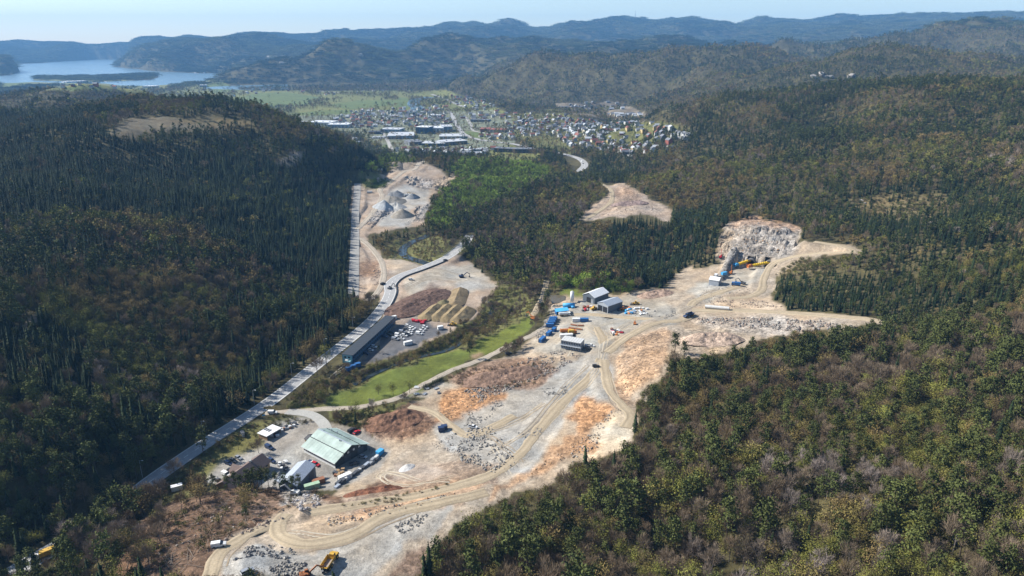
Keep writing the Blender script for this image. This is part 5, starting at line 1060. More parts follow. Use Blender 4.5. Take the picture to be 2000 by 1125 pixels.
for i in range(18): pallet(1194 + rr.uniform(0, 20), 642 + rr.uniform(0, 14), rr.random() * 3, rr.choice([red, orange, dgrey, rust, dgrey, white]), 'machine part on the gravel storage patch by the fork', 'machine parts on the gravel patch', rr.uniform(1.5, 3.2), 1.6, rr.uniform(.5, 1.6))
for i in range(14): pallet(1138 + rr.uniform(0, 22), 598 + rr.uniform(0, 10), rr.random() * 3, rr.choice([rust, offw, dgrey, red, white]), 'crate of parts in front of the slate grey hall', 'crates in front of the slate hall', rr.uniform(1.5, 3), 1.6, rr.uniform(.5, 1.6))
for i in range(8): pallet(805 + rr.uniform(0, 28), 627 + rr.uniform(-2, 6), rr.random() * 3, red, 'red stack of barriers behind the office car park', 'barriers behind the office car park', 3, 1.6, 1.2)
for i in range(9): pallet(812 + rr.uniform(0, 50) , 775 - 12 + rr.uniform(-8, 8), rr.random() * 3, rr.choice([dgrey, offw, grey]), 'flat stack of slabs on the small lot by the hedge', 'slab stacks on the small lot', 3, 1.8, .5)
# ------------------------------------------------------------ road furniture
PM = ROADS[0][1]; t_, n_ = frame(PM); S = np.concatenate([[0], np.cumsum(np.linalg.norm(np.diff(PM[:, :2], axis=0), axis=1))])
def along(s_, off): c = [np.interp(s_, S, PM[:, k]) for k in range(3)]; nn = [np.interp(s_, S, n_[:, k]) for k in range(2)]; return np.array([c[0] + nn[0] * off, c[1] + nn[1] * off, c[2]]), math.atan2(-nn[1], -nn[0])
lamp_at = [70, 110, 150, 190, 230, 270, 310]
for i, s_ in enumerate(lamp_at):
    p, a = along(s_, -6.2); p[2] = float(height(p[0], p[1])); e = empty('street_lamp', p, a + math.pi, 'slim street lamp, number %s from the bottom along the left road edge' % ['one', 'two', 'three', 'four', 'five', 'six', 'seven'][i], 'street lamp', 'street lamps along the main road')
    MB().cyl((0, 0, -.5), (0, 0, 9.5), .09, .06, 6).build('pole', steel, e); MB().beam((0, 0, 9.4), (1.8, 0, 9.8), .07, .07).build('arm', steel, e); MB().box(1.5, 2.3, -.15, .15, 9.75, 9.9).build('lamp_head', white, e)
def rail(px_from, px_to, off, label, h=.8, mat=steel, wall=False):
    sa, sb = (S[np.argmin(np.hypot(PM[:, 0] - G(*q)[0], PM[:, 1] - G(*q)[1]))] for q in (px_from, px_to)); sa, sb = min(sa, sb), max(sa, sb); p0, _ = along(sa, off); e = empty('guard_rail', p0, 0, label, 'barrier'); m = MB(); prev = None; k = 0; s_ = sa
    while s_ <= sb:
        p, a = along(s_, off); q = p - p0
        if prev is not None:
            if wall: m.beam(prev + np.array([0, 0, h / 2 - .6]), q + np.array([0, 0, h / 2 - .6]), .35, h + 1.2)
            else: m.beam(prev + np.array([0, 0, h - .15]), q + np.array([0, 0, h - .15]), .08, .32)
        if not wall and k % 2 == 0: MB().box(q[0] - .06, q[0] + .06, q[1] - .06, q[1] + .06, q[2] - .3, q[2] + h - .1).build('post', steel, e)
        prev = q; s_ += 4; k += 1
    m.build('rail', mat, e)
rail((520,805), (300,965), 5.2, 'steel guard rail along the near side of the main road'); rail((758,598), (872,511), 5.6, 'dark parapet wall on the inside of the road bend', 1.1, dgrey, True); rail((870,502), (908,470), -5.4, 'bridge railing on the far side of the road', 1.0)
p = G(516, 818); e = empty('road_sign', p, R(-60), 'road sign on a post at the junction', 'sign'); MB().cyl((0, 0, -.3), (0, 0, 2.6), .05, k=6).build('post', steel, e); MB().box(-.03, .03, -.8, .8, 1.8, 2.7).build('panel', lblue, e)
p = G(474, 851); e = empty('bus_shelter', p, R(-55), 'small grey bus shelter on the road verge', 'shelter'); MB().box(-1.5, 1.5, .6, .75, -.2, 2.3).box(-1.5, -1.35, -.6, .6, -.2, 2.3).box(1.35, 1.5, -.6, .6, -.2, 2.3).build('wall', offw, e); MB().box(-1.8, 1.8, -.9, .9, 2.3, 2.45).build('roof', dgrey, e)
# ------------------------------------------------------------ stockpiles, spoil, boulders
def pile(name, px, rx, ry, h, ang, c, label, group=None, ridge=0.0, seed=0, dmin=120):
    rk = .65 if name == 'spoil_heap' else .25; p = G(*px, dmin=dmin); na_, nr = 64, 24; V = []; A = []; ca_, sa_ = math.cos(ang), math.sin(ang)
    f, a = np.meshgrid(np.arange(nr + 1) / nr, np.arange(na_) * 2 * math.pi / na_, indexing='ij'); f = f.ravel(); a = a.ravel()
    x, y = np.cos(a) * f * rx, np.sin(a) * f * ry; X, Y = p[0] + x * ca_ - y * sa_, p[1] + x * sa_ + y * ca_
    q = np.hypot(np.maximum(np.abs(x) - ridge, 0) / max(rx - ridge, .1), y / ry) if ridge else f
    nz = fbm(X, Y, 5, 3, seed + 600); z = height(X, Y) - .3 + h * np.maximum(0, 1 - q) ** .92 + (.25 + .06 * h) * nz * (1 - f) + rk * fbm(X, Y, 2.6, 2, seed + 650) * (1 - f ** 3)
    V = np.stack([X - p[0], Y - p[1], z - p[2]], 1); A = np.concatenate([np.array(C[c] if isinstance(c, str) else c) * (1 + .12 * nz[:, None]), np.full((len(f), 1), .8 if rk > .5 else .15)], 1)
    Fc = [(i * na_ + k, i * na_ + (k + 1) % na_, (i + 1) * na_ + (k + 1) % na_, (i + 1) * na_ + k) for i in range(nr) for k in range(na_)]
    o = mobj(name, rawmesh(name, V, [f[::-1] for f in Fc], m_ground, rk < .5, attr=np.array(A))); o.location = tuple(p); return tag(o, label, 'stockpile', group)
for i, (u, v, r_, h, c, lb) in enumerate([(776,382,13,7.5,(.20,.205,.21),'dark grey crushed stone heap at the back of the quarry'),(806,386,11,7,(.26,.265,.265),'small grey stone heap on the right of the quarry floor'),(768,394,22,8,(.27,.245,.205),'broad brown-grey gravel heap behind the pale one'),(750,404,18,9,(.34,.355,.36),'pale blue-grey gravel heap on the left of the quarry'),
    (772,406,16,8,(.35,.345,.325),'pale gravel heap in the middle of the quarry'),(786,422,15,10,(.29,.26,.215),'tan gravel heap at the front of the quarry'),(795,914,5,2.5,(.48,.47,.45),'small heap of white crushed stone in the round clearing'),(742,640/1.0-285,6,2,(.4,.3,.25),'pinkish soil heap at the far quarry fork')]):
    pile('gravel_stockpile', (u, v), r_, r_ * .8, h, i * .7, c, lb, seed=i * 10, dmin=120)
wa = heading(838, 622, 870, 592)
for i, (u, v) in enumerate([(843,612),(864,612),(883,614),(903,617)]): pile('soil_windrow', (u, v), 19, 8.5, 4.4, wa, (.25, .19, .105), ['first', 'second', 'third', 'fourth'][i] + ' soil windrow from the left behind the car park', 'soil windrows behind the car park', 12, 40 + i)
pile('soil_windrow', (868, 594), 9, 8, 4.5, wa, (.17, .145, .075), 'rounded grassy soil mound above the windrows', None, 0, 50); pile('soil_windrow', (893, 583), 24, 9, 4.2, heading(890,600,902,570), (.24, .18, .105), 'long soil bank running away above the windrows', None, 17, 52)
pile('spoil_heap', (820, 592), 38, 19, 4.5, heading(790,605,860,570), (.135, .085, .065), 'big dark brown spoil heap ringed by pale stones', None, 22, 55); pile('spoil_heap', (980, 735), 26, 13, 4.5, heading(900,745,1060,715), (.215, .14, .1), 'brown brushy spoil heap beside the rubble slope', None, 12, 57)
pile('spoil_heap', (770, 822), 17, 12, 5, 0.3, (.2, .11, .07), 'brown earth bank behind the workshop', None, 6, 59); pile('spoil_heap', (728, 958), 14, 5, 2.5, .1, (.17, .075, .045), 'dark red-brown earth heap below the yard fence row', None, 6, 61)
pile('spoil_heap', (1390, 665), 22, 12, 6, .1, (.44, .33, .25), 'pinkish sand heap beside the wood edge', None, 10, 63); pile('spoil_heap', (1230, 398), 24, 9, 4, .1, (.3, .22, .19), 'brown rock heap in the far clearing', None, 14, 65, 600)
pile('spoil_heap', (1280, 575), 16, 9, 3.5, .3, (.34, .24, .18), 'pink-brown earth heap behind the halls', None, 6, 67)
def rock_mesh(r, sub=2):
    import bmesh
    bm = bmesh.new(); bmesh.ops.create_icosphere(bm, subdivisions=sub, radius=1.0); pl = r.normal(size=(9, 3)); pl /= np.linalg.norm(pl, axis=1)[:, None]; dd = .55 + .35 * r.random(9)
    for v in bm.verts:
        p = np.array(v.co)
        for n_, d_ in zip(pl, dd):
            s_ = p @ n_
            if s_ > d_: p = p - n_ * (s_ - d_)
        v.co = p * np.array([1, .85, .7])
    me = bpy.data.meshes.new('rock'); bm.to_mesh(me); bm.free(); me.materials.append(m_stone); return me
r_ = np.random.default_rng(11); RCK = [rock_mesh(r_, 1) for _ in range(7)]; pc = bpy.data.collections.new('rock_kinds')
for i, m in enumerate(RCK): pc.objects.link(bpy.data.objects.new('rock_kind_%02d' % i, m))
RP, RS, RT, RZ = [], [], [], []
def rubble(poly, n, s0, s1, cols, where, d1=800):
    p = np.array(poly, float); k = 0; tries = 0
    while k < n and tries < n * 6:
        tries += 1; u, v = r_.uniform(p[:, 0].min(), p[:, 0].max()), r_.uniform(p[:, 1].min(), p[:, 1].max())
        if not inpoly(np.array([u]), np.array([v]), poly)[0]: continue
        if vnoise(np.array([u / 9.]), np.array([v / 6.]), 5)[0] < .38: continue
        RZ.append((u, v, where)); s = s0 * .7 + (s1 * .8 - s0 * .7) * r_.random() ** 3; RS.append(s * .5); RT.append(np.array(cols[r_.integers(len(cols))]) * r_.uniform(.75, 1.15)); k += 1
gy = [(.30,.28,.25), (.20,.195,.19), (.36,.33,.28), (.25,.235,.215)]; pk = [(.36,.27,.21), (.29,.25,.215), (.24,.19,.16)]; og = [(.38,.23,.12), (.38,.29,.2), (.28,.22,.18)]
rubble([(905,765),(960,735),(1030,700),(1090,685),(1140,695),(1080,728),(1010,755),(930,790)], 1500, .8, 2.4, pk + gy, 'on the rubble slope below the site cabins')
rubble([(1040,660),(1065,628),(1085,600),(1096,600),(1080,640),(1050,665)], 420, .7, 1.8, gy + pk, 'on the rubble edge by the blue containers')
rubble([(880,850),(960,830),(990,870),(1010,910),(960,925),(900,900)], 900, .6, 2.4, gy, 'in the rubble field below the white pickup')
rubble([(905,835),(925,800),(975,780),(985,790),(940,830),(920,845)], 300, .6, 1.8, gy, 'along the left edge of the grey plateau')
rubble([(1010,845),(1060,835),(1060,850),(1020,855)], 130, .6, 1.7, gy, 'in the short grey band across the plateau')
rubble([(1055,760),(1105,755),(1110,770),(1070,772)], 200, .6, 1.8, gy, 'in the small rubble band on the plateau')
rubble([(1150,840),(1195,800),(1215,800),(1180,835),(1165,880),(1120,905),(1105,900)], 300, .5, 2.0, gy + og, 'beside the pale rock cut at the wood edge')
rubble([(1360,622),(1480,620),(1600,628),(1680,640),(1560,648),(1440,640),(1370,632)], 1300, .9, 3.2, gy + pk, 'in the boulder bank along the right haul road')
rubble([(1380,588),(1480,585),(1530,600),(1400,602)], 350, .6, 2.0, pk, 'above the right haul road'); rubble([(1230,615),(1320,600),(1335,612),(1300,622)], 260, .6, 1.9, gy, 'in the grey heap by the fork')
rubble([(770,1030),(800,1008),(835,1002),(830,1018),(790,1048)], 170, .7, 2.2, gy, 'in the grey boulder row on the quarry floor'); rubble([(455,1095),(480,1068),(540,1065),(585,1080),(570,1095),(500,1085)], 340, .6, 2.4, gy, 'in the blasted rock by the lower bend')
rubble([(525,1110),(560,1095),(600,1100),(580,1125),(530,1125)], 260, .6, 2.4, gy, 'in the blasted rock beside the orange excavator'); rubble([(420,1060),(470,1040),(530,1015),(560,1010),(520,1030),(460,1050)], 260, .6, 2.8, pk, 'along the outside of the haul road bend')
rubble([(640,1010),(700,1000),(830,975),(900,960),(880,972),(720,1015),(640,1030)], 320, .5, 2.0, og + gy, 'between the two haul roads'); rubble([(560,985),(585,962),(625,965),(625,990),(590,1000)], 220, .6, 2.6, [(.46,.44,.43), (.36,.33,.31)], 'on the drilled white rock above the yard')
rubble([(1210,770),(1205,700),(1250,655),(1290,645),(1270,720),(1235,775)], 420, .4, 1.7, og, 'on the orange slope at the wood edge'); rubble([(850,820),(880,770),(960,755),(980,770),(920,815)], 300, .4, 1.5, og, 'on the orange mound'); rubble([(1010,945),(1090,880),(1150,850),(1140,880),(1060,915)], 260, .4, 1.6, og, 'on the orange strip below the plateau')
rubble([(1410,490),(1420,440),(1480,435),(1550,455),(1540,490),(1480,500)], 420, .8, 3.0, gy + og, 'on the rock cut above the tunnel'); rubble([(1340,600),(1380,560),(1430,560),(1480,560),(1460,580),(1400,590)], 320, .5, 1.7, pk + gy, 'on the tunnel forecourt')
rubble([(790,440),(835,400),(838,425),(815,436)], 200, .8, 2.4, gy, 'in the rock heap right of the quarry'); rubble([(712,440),(728,415),(770,408),(760,420),(730,440)], 260, .8, 3, [(.16,.16,.17), (.24,.23,.23)], 'on the dark quarry ledge'); rubble([(800,352),(850,350),(885,345),(860,368),(820,372)], 320, .8, 2.6, pk, 'on the upper quarry face')
rubble([(720,545),(735,520),(748,530),(735,560)], 130, .7, 2, pk, 'below the bend of the main road'); rubble([(768,615),(800,616),(835,603),(838,606),(805,620),(770,620)], 80, .7, 1.3, [(.5,.46,.4)], 'in the pale stone edging of the spoil heap'); rubble([(400,1000),(560,960),(640,970),(480,1030),(300,1090)], 160, .5, 2.0, pk, 'on the scrubby brow above the yard')
rubble([(1180,405),(1240,388),(1300,415),(1250,410),(1170,425)], 200, .7, 2.4, pk, 'in the far clearing'); rubble([(840,870),(870,850),(960,860),(900,895)], 300, .4, 1.4, gy + pk, 'in the low rubble right of the clearing')
RW = [q[2] for q in RZ]; PW = np.array([G(u, v) for u, v, _ in RZ]); RS = np.array(RS); RT = np.array(RT); n = len(PW); print('ROCKS', n)
PW[:, 2] += RS * .25; rot = r_.random((n, 3)) * 6.28; idx = r_.integers(0, 7, n); slant = np.linalg.norm(PW - np.array([0, 0, CZ]), axis=1); order = np.argsort(-RS / slant); big = order[:300]
for i in big:
    o = mobj('boulder', RCK[idx[i]]); o.location = tuple(PW[i]); o.rotation_euler = tuple(rot[i]); o.scale = (RS[i],) * 3; o['tint'] = [float(q) for q in RT[i]]
    tag(o, 'blasted boulder ' + RW[i], 'boulder', 'boulders ' + RW[i])
rest = order[300:]; scatter('rubble', pc, PW[rest], idx[rest], rot[rest], np.repeat(RS[rest][:, None], 3, 1), RT[rest], 'broken blasted rock and stones strewn over the site', 'rubble')
# ------------------------------------------------------------ single trees and shrubs one can pick out
def lone(kind, u, v, s, label, tn=None, name=None, group=None):
    p = G(u, v); individual(kind, p[0], p[1], p[2] - .2, s, rr.random() * 6.28, tn if tn is not None else tint(kind, np.array([p[0]]), np.array([p[1]]))[0], rr.randrange(NV[0]), label, group, name)
lone('bare', 505, 885, .75, 'spreading leafless tree in the middle of the yard', (.16,.12,.09)); lone('bare', 318, 975, 1.0, 'leafless tree standing over the road edge at lower left', (.15,.12,.1)); lone('pine', 1318, 692, 1.05, 'tall lone pine at the near edge of the orange slope'); lone('pine', 1336, 700, .85, 'shorter lone pine right of the tall one at the wood edge')
lone('spruce', 1240, 845, .8, 'dark pointed spruce at the edge of the pale rock cut', (.03,.045,.02)); lone('spruce', 1143, 905, .65, 'small spruce poking above the wood edge near the pale strip', (.03,.05,.02)); lone('budding', 628, 788, .8, 'fresh green tree at the corner of the side road', (.11,.13,.03)); lone('budding', 768, 772, .8, 'olive tree at the meadow edge, left of a pair', (.13,.13,.03)); lone('budding', 800, 768, .75, 'olive tree at the meadow edge, right of a pair', (.13,.13,.03)); lone('budding', 696, 812, .8, 'thin green tree beside the side road above the brown cut', (.13,.14,.03)); lone('bare', 727, 805, .7, 'pale leafless tree beside the side road', (.3,.27,.24))
lone('budding', 740, 772, .7, 'half-leafed tree on the near side of the meadow', (.14,.13,.04)); lone('pine', 740, 690, .45, 'small dark pine at the edge of the car park', (.04,.05,.025))
for i, (u, v, s) in enumerate([(402,950,.55),(418,958,.62),(446,962,.6),(470,958,.62),(484,956,.68),(498,956,.72),(512,955,.72),(525,953,.68),(540,956,.62),(556,958,.64),(572,960,.62),(584,958,.56),(460,955,.6),(505,953,.66),(490,953,.6)]): lone('pine', u, v, s, 'slender pine in the row in front of the brown house and shed', None, None, 'pines in front of the brown house')
for i in range(14): t = i / 13; lone('shrub', 830 + 34 * t, 760 - 17 * t, 1.0 + .2 * rr.random(), 'dark clipped bush of the hedge beside the side road', (.035, .045, .02), 'hedge_bush', 'hedge bushes beside the side road')
for i in range(26): t = i / 25; lone('shrub', 1098 + 130 * t + rr.uniform(-2, 2), 556 + 14 * t + rr.uniform(-2, 2), 1.8 + .6 * rr.random(), 'bright green bush in the line behind the halls', (.11, .17, .03), 'green_bush', 'bushes behind the halls')
def shrubs(poly, n, s0, s1, cols, d0=0):
    p = np.array(poly, float); out = []
    while len(out) < n:
        u, v = r_.uniform(p[:, 0].min(), p[:, 0].max()), r_.uniform(p[:, 1].min(), p[:, 1].max())
        if inpoly(np.array([u]), np.array([v]), poly)[0]: g = G(u, v); out.append((*g, r_.uniform(s0, s1), *(np.array(cols[r_.integers(len(cols))]) * r_.uniform(.7, 1.2))))
    return out
SH = []
vg = [(.12,.12,.04), (.15,.13,.05), (.13,.10,.055), (.10,.12,.03)]
SH += shrubs([(270,985),(400,885),(505,822),(520,830),(400,905),(320,985)], 260, .25, .6, vg); SH += shrubs([(220,1100),(330,1000),(470,955),(640,965),(520,1005),(420,1060),(300,1110)], 330, .15, .5, [(.15,.11,.05), (.10,.075,.04), (.12,.11,.04)])
SH += shrubs([(650,752),(800,692),(870,656),(940,620),(960,590),(1015,605),(960,648),(870,676),(800,700),(700,738),(645,768)], 700, .4, 1.0, vg + [(.16,.12,.09)]); SH += shrubs([(510,825),(560,812),(620,820),(560,840),(515,842)], 60, .3, .7, vg); SH += shrubs([(870,745),(905,720),(1060,708),(1085,720),(1040,752),(960,765)], 300, .2, .6, [(.2,.13,.09), (.14,.1,.06), (.12,.11,.04)])
SH += shrubs([(640,820),(690,806),(790,797),(760,812),(700,840)], 120, .3, .8, vg); SH += shrubs([(780,600),(880,562),(870,585),(830,605)], 160, .25, .6, [(.12,.08,.06), (.15,.1,.07)]); SH += shrubs([(1660,388),(1740,376),(1850,384),(1850,412),(1770,430),(1680,424)], 350, .5, 1.2, vg); SH += shrubs([(1510,540),(1560,505),(1640,505),(1620,545)], 250, .4, 1.0, vg); SH += shrubs([(705,352),(770,350),(748,368),(715,368)], 120, .6, 1.4, [(.10,.15,.03)])
SH += shrubs([(1240,800),(1262,760),(1300,740),(1260,830)], 120, .4, 1.0, vg); SH += shrubs([(560,800),(620,742),(640,748),(612,792)], 220, .4, 1.1, vg + [(.16,.12,.09)]); SH += shrubs([(640,990),(700,985),(900,940),(760,985)], 40, .2, .5, vg)
SH = np.array(SH); n = len(SH); rot = np.zeros((n, 3)); rot[:, 2] = r_.random(n) * 6.28
# under-storey in the two foreground woods
ux, uy, ia, il = sample(130, 430, 9); k = ((SP[ia, il][:, 0] < .5)) & (rng.random(len(ux)) < .6); ux, uy = ux[k], uy[k]; k = far_from_roads(ux, uy); ux, uy = ux[k], uy[k]; un = len(ux)
ut = np.where(rng.random((un, 1)) < .55, np.array([.12, .115, .035]), np.array([.13, .09, .05])) * rng.uniform(.6, 1.2, (un, 1))
allp = np.vstack([SH[:, :3], np.stack([ux, uy, height(ux, uy)], 1)]); alls = np.concatenate([SH[:, 3], rng.uniform(.5, 1.3, un)]); rot = np.zeros((n + un, 3)); rot[:, 2] = rng.random(n + un) * 6.28
scatter('undergrowth', PCOL['shrub'], allp, rng.integers(0, NV[0], n + un), rot, np.repeat(alls[:, None], 3, 1), np.vstack([SH[:, 4:], ut]), 'low scrub and young growth on banks, verges and under trees', 'undergrowth'); print('SHRUBS', n + un)

for i in range(46):
    t = i / 45; u, v = 135 + 140 * t + rr.uniform(-22, 12), 1100 - 112 * t + rr.uniform(-10, 18); kd = rr.choice(['pine', 'pine', 'budding', 'bare', 'bare']); lone(kd, u, v, rr.uniform(.75, 1.15), LOOK[kd] + ' on the knoll hiding the road at bottom left', None, None, LOOK[kd] + ' on the knoll')
# felled stems on the cleared brow
lp = shrubs([(240,1110),(340,1000),(470,958),(640,968),(500,1015),(420,1065),(380,1110)], 240, .5, 1, [(.2,.15,.1)]); lm = MB()
for q in lp: a = rr.random() * 3.14; l = rr.uniform(1.2, 3.6); c = np.array(q[:3]) + np.array([0, 0, .25]); d = np.array([math.cos(a), math.sin(a), rr.uniform(-.08, .12)]) * l; lm.cyl(c - d, c + d, rr.uniform(.06, .16), rr.uniform(.03, .08), 5)
tag(lm.build('felled_stems', M('felled_wood', (.24, .19, .145), .9)), 'felled stems and branches strewn over the cleared brow', 'branches', kind='stuff')
# ------------------------------------------------------------ the town: large buildings
def block(a, b, depth, h, wall, roof, name, label, cat='building', gable=0.0, dmin=1000, bands=1, glassy=False):
    A, B = G(*a, dmin=dmin), G(*b, dmin=dmin); z = min(A[2], B[2]); d = (B - A)[:2]; L = np.linalg.norm(d); ang = math.atan2(d[1], d[0]); e = empty(name, (A[0], A[1], z), ang, label, cat)
    if gable: gable_parts(e, L, depth, h, h + gable, wall, roof, .8)
    else:
        MB().box(0, L, 0, depth, -3, h).build('wall', wall, e); MB().box(-.6, L + .6, -.6, depth + .6, h, h + .5).build('roof', roof, e)
        for k in range(3): x = L * (.2 + .3 * k); MB().box(x, x + L * .05 + 1, depth * .4, depth * .4 + 3, h + .5, h + 1.8).build('roof_unit', grey, e)
    nf = max(1, int(h // 3.2))
    for f in range(nf):
        nwin = max(2, int(L / 9))
        for k in range(nwin): x = L * (k + .5) / nwin; MB().box(x - L / nwin * .33, x + L / nwin * .33, -.15, .1, f * 3.2 + 1, f * 3.2 + 2.6).build('window', glass, e)
    return e
red_w = M('red_wall', (.30, .10, .07), .8); tan = M('tan_wall', (.45, .40, .33), .8); bl = M('bluegrey_wall', (.26, .36, .46), .5); groof = M('grey_flat_roof', (.46, .48, .50), .8); droof = M('dark_flat_roof', (.17, .18, .20), .8); wroof = M('white_flat_roof', (.62, .64, .66), .7)
for a in [((556,240),(600,242),40,8,white,wroof,'factory_hall','white factory hall, left one of the factory row'), ((602,243),(645,246),50,9,offw,wroof,'factory_hall','white factory hall in the middle of the factory row'), ((640,249),(680,250),40,9,bl,wroof,'factory_hall','pale roofed factory hall at the right end of the factory row'),
    ((744,259),(780,260),40,9,bl,groof,'warehouse','blue-grey warehouse behind the large flat one'), ((757,272),(808,271),75,8,bl,groof,'warehouse','large flat grey-roofed warehouse beside the approach street'), ((812,261),(836,262),35,17,navy,white,'office_block','tall blue glass office block with white stair tower'), ((838,259),(866,259),45,12,white,wroof,'shopping_centre','white rounded shopping centre beside the blue office block'), ((866,258),(884,257),45,14,bl,groof,'shopping_centre','blue-grey shopping centre wing at the right'),
    ((858,273),(906,271),50,8,offw,groof,'retail_store','long pale retail store in the middle of the retail park'), ((800,285),(826,283),45,8,droof,droof,'retail_store','dark retail store at the left front of the retail park'), ((824,287),(868,286),40,8,navy,groof,'retail_store','dark blue retail store in the middle front'), ((868,285),(913,281),40,8,droof,groof,'retail_store','dark retail store at the right front of the retail park'),
    ((938,258),(956,258),35,8,red_w,red_w,'school','red brick school wing on the left'), ((956,259),(985,259),30,8,tan,red_w,'school','pale school wing with red roof on the right'), ((919,238),(952,238),25,7,droof,droof,'apartment_block','dark apartment block above the school'), ((965,297),(1000,298),20,8,dgrey,droof,'terrace','dark terrace of flats on the grassy knoll, left part'), ((1002,299),(1038,299),20,8,dgrey,droof,'terrace','dark terrace of flats on the grassy knoll, right part'),
    ((905,303),(928,302),16,5,dgrey,droof,'shop_building','low dark building in front of the retail park'), ((914,298),(934,296),16,5,offw,groof,'shop_building','long low shop behind the low dark building'), ((936,296),(955,294),14,5,offw,groof,'shop_building','white low building right of the long shop'), ((838,229),(858,229),20,7,white,white,'hall_building','white flat hall amid the town houses'), ((1095,212),(1140,213),18,8,dgrey,droof,'apartment_block','dark apartment row at the front of the upper estate'), ((1140,215),(1178,218),18,8,wgrey,droof,'apartment_block','grey apartment row right of the dark one in the upper estate'),
    ((130,162),(170,161),60,10,white,wroof,'factory_hall','pale factory on the far shore plain'), ((278,172),(300,172),60,10,white,wroof,'factory_hall','white shed far out on the plain'), ((390,170),(403,170),60,10,bl,groof,'factory_hall','blue-grey shed on the far plain'), ((720,262),(742,262),25,6,dgrey,dgrey,'garden_centre','dark garden centre hall behind the white greenhouses')]: block(*a, dmin=1000)
for i in range(6):
    p = G(726 + i * 5, 271, dmin=1000); e = empty('greenhouse', p, R(80), 'white greenhouse tunnel, %s of six from the left' % ['first', 'second', 'third', 'fourth', 'fifth', 'sixth'][i], 'greenhouse', 'white greenhouse tunnels'); n = 9; th = np.linspace(0, math.pi, n); V = [(x, math.cos(a) * 3, math.sin(a) * 4.5) for x in (0, 22) for a in th]
    MB().add(V, [(k, k + 1, n + k + 1, n + k) for k in range(n - 1)] + [tuple(range(n)), tuple(range(n, 2 * n))[::-1]]).build('cover', white, e); MB().box(-.2, .05, -.8, .8, 0, 2.2).build('door', grey, e)
# ------------------------------------------------------------ the town: houses
HW = dict(white=M('house_white', (.56, .56, .54), .8), cream=M('cream_wall', (.60, .55, .44), .8), grey=M('grey_wall', (.30, .32, .34), .8), red=red_w, dark=dgrey, yellow=M('ochre_wall', (.50, .38, .18), .8)); HR = dict(dark=droof, red=M('red_tile', (.25, .10, .075), .8), grey=groof)
HM = {}
def hmesh(wc, rc, L, W, he, hr):
    k = (wc, rc, L, W, he)
    if k not in HM:
        w = MB().box(0, L, 0, W, -3, he).add([(0, 0, he), (0, W, he), (0, W / 2, hr)], [(0, 2, 1)]).add([(L, 0, he), (L, W, he), (L, W / 2, hr)], [(0, 1, 2)]).mesh('wall', HW[wc]); r2 = MB()
        for ya, s in ((-.6, 1), (W + .6, -1)):
            za = he - (hr - he) / (W / 2) * .6; V = [(-.5, ya, za), (L + .5, ya, za), (L + .5, W / 2, hr), (-.5, W / 2, hr)]; r2.add(V + [(x, y, z + .3) for x, y, z in V], [(3, 2, 1, 0), (4, 5, 6, 7), (0, 1, 5, 4), (1, 2, 6, 5), (2, 3, 7, 6), (3, 0, 4, 7)])
        win = MB()
        for x in (L * .25, L * .5, L * .75): win.box(x - .7, x + .7, -.08, .05, 1.2, 2.6)
        HM[k] = (w, r2.mesh('roof', HR[rc]), win.mesh('window', glass))
    return HM[k]
TOWNXY = []
NM = 'abcdefgh'
def houses(poly, n, where, group, walls=('white', 'white', 'cream', 'grey', 'red', 'white', 'yellow'), roofs=('dark', 'dark', 'red', 'grey'), dmin=1100, sp=15, align=None):
    p = np.array(poly, float); k = tries = 0
    while k < n and tries < n * 40:
        tries += 1; u, v = rr.uniform(p[:, 0].min(), p[:, 0].max()), rr.uniform(p[:, 1].min(), p[:, 1].max())
        if not inpoly(np.array([u]), np.array([v]), poly)[0]: continue
        g = G(u, v, dmin=dmin)
        if any((g[0] - a) ** 2 + (g[1] - b) ** 2 < sp * sp for a, b in TOWNXY): continue
        if not far_from_roads(np.array([g[0]]), np.array([g[1]]))[0]: continue
        TOWNXY.append((g[0], g[1])); wc, rc = rr.choice(walls), rr.choice(roofs); L, W, he = rr.choice([(11, 8, 5), (13, 9, 4.2), (10, 9, 5.5), (15, 9, 5)]); a = (align if align is not None else rr.choice([0, 1.57, .4, 1.9])) + rr.uniform(-.15, .15)
        e = empty('house', g, a, '%s-walled house with %s roof %s' % (wc, {'dark': 'dark', 'red': 'red tiled', 'grey': 'pale grey'}[rc], where), 'house', '%s %s %s' % (wc, rc, group)); wm, rm, gm = hmesh(wc, rc, L, W, he, he + 3)
        mobj('wall', wm, e); mobj('roof', rm, e); mobj('window', gm, e); k += 1
houses([(650,240),(690,222),(760,218),(800,222),(860,224),(884,228),(886,244),(800,246),(720,250),(690,250)], 57, 'in the old town behind the factories', 'houses in the old town', sp=17, walls=('white', 'white', 'cream', 'grey', 'red', 'white'))
houses([(820,205),(880,208),(884,226),(820,224)], 16, 'by the river bend behind the old town', 'houses by the river bend', sp=20)
houses([(895,222),(965,220),(1005,224),(1005,234),(930,234),(898,232)], 18, 'in the rows above the school', 'houses above the school', sp=18, align=.2)
houses([(985,240),(1040,225),(1060,250),(1010,268),(990,262)], 18, 'on the slope right of the school', 'houses right of the school', sp=18)
houses([(1040,225),(1100,228),(1150,245),(1180,262),(1140,272),(1080,262),(1040,245)], 33, 'in the middle of the hillside estate', 'houses in the middle estate', sp=17)
houses([(1150,262),(1180,240),(1260,240),(1320,248),(1325,258),(1250,265),(1190,275)], 27, 'at the top of the hillside estate', 'houses at the top of the estate', sp=17)
houses([(1120,275),(1180,270),(1260,285),(1310,278),(1305,295),(1240,305),(1180,295),(1130,290)], 28, 'at the lower edge of the hillside estate', 'houses at the lower edge of the estate', sp=17)
houses([(1095,204),(1200,200),(1215,214),(1180,218),(1100,212)], 18, 'in the upper new estate', 'houses in the upper estate', ('white', 'dark', 'grey', 'dark'), ('dark', 'grey'), sp=17)
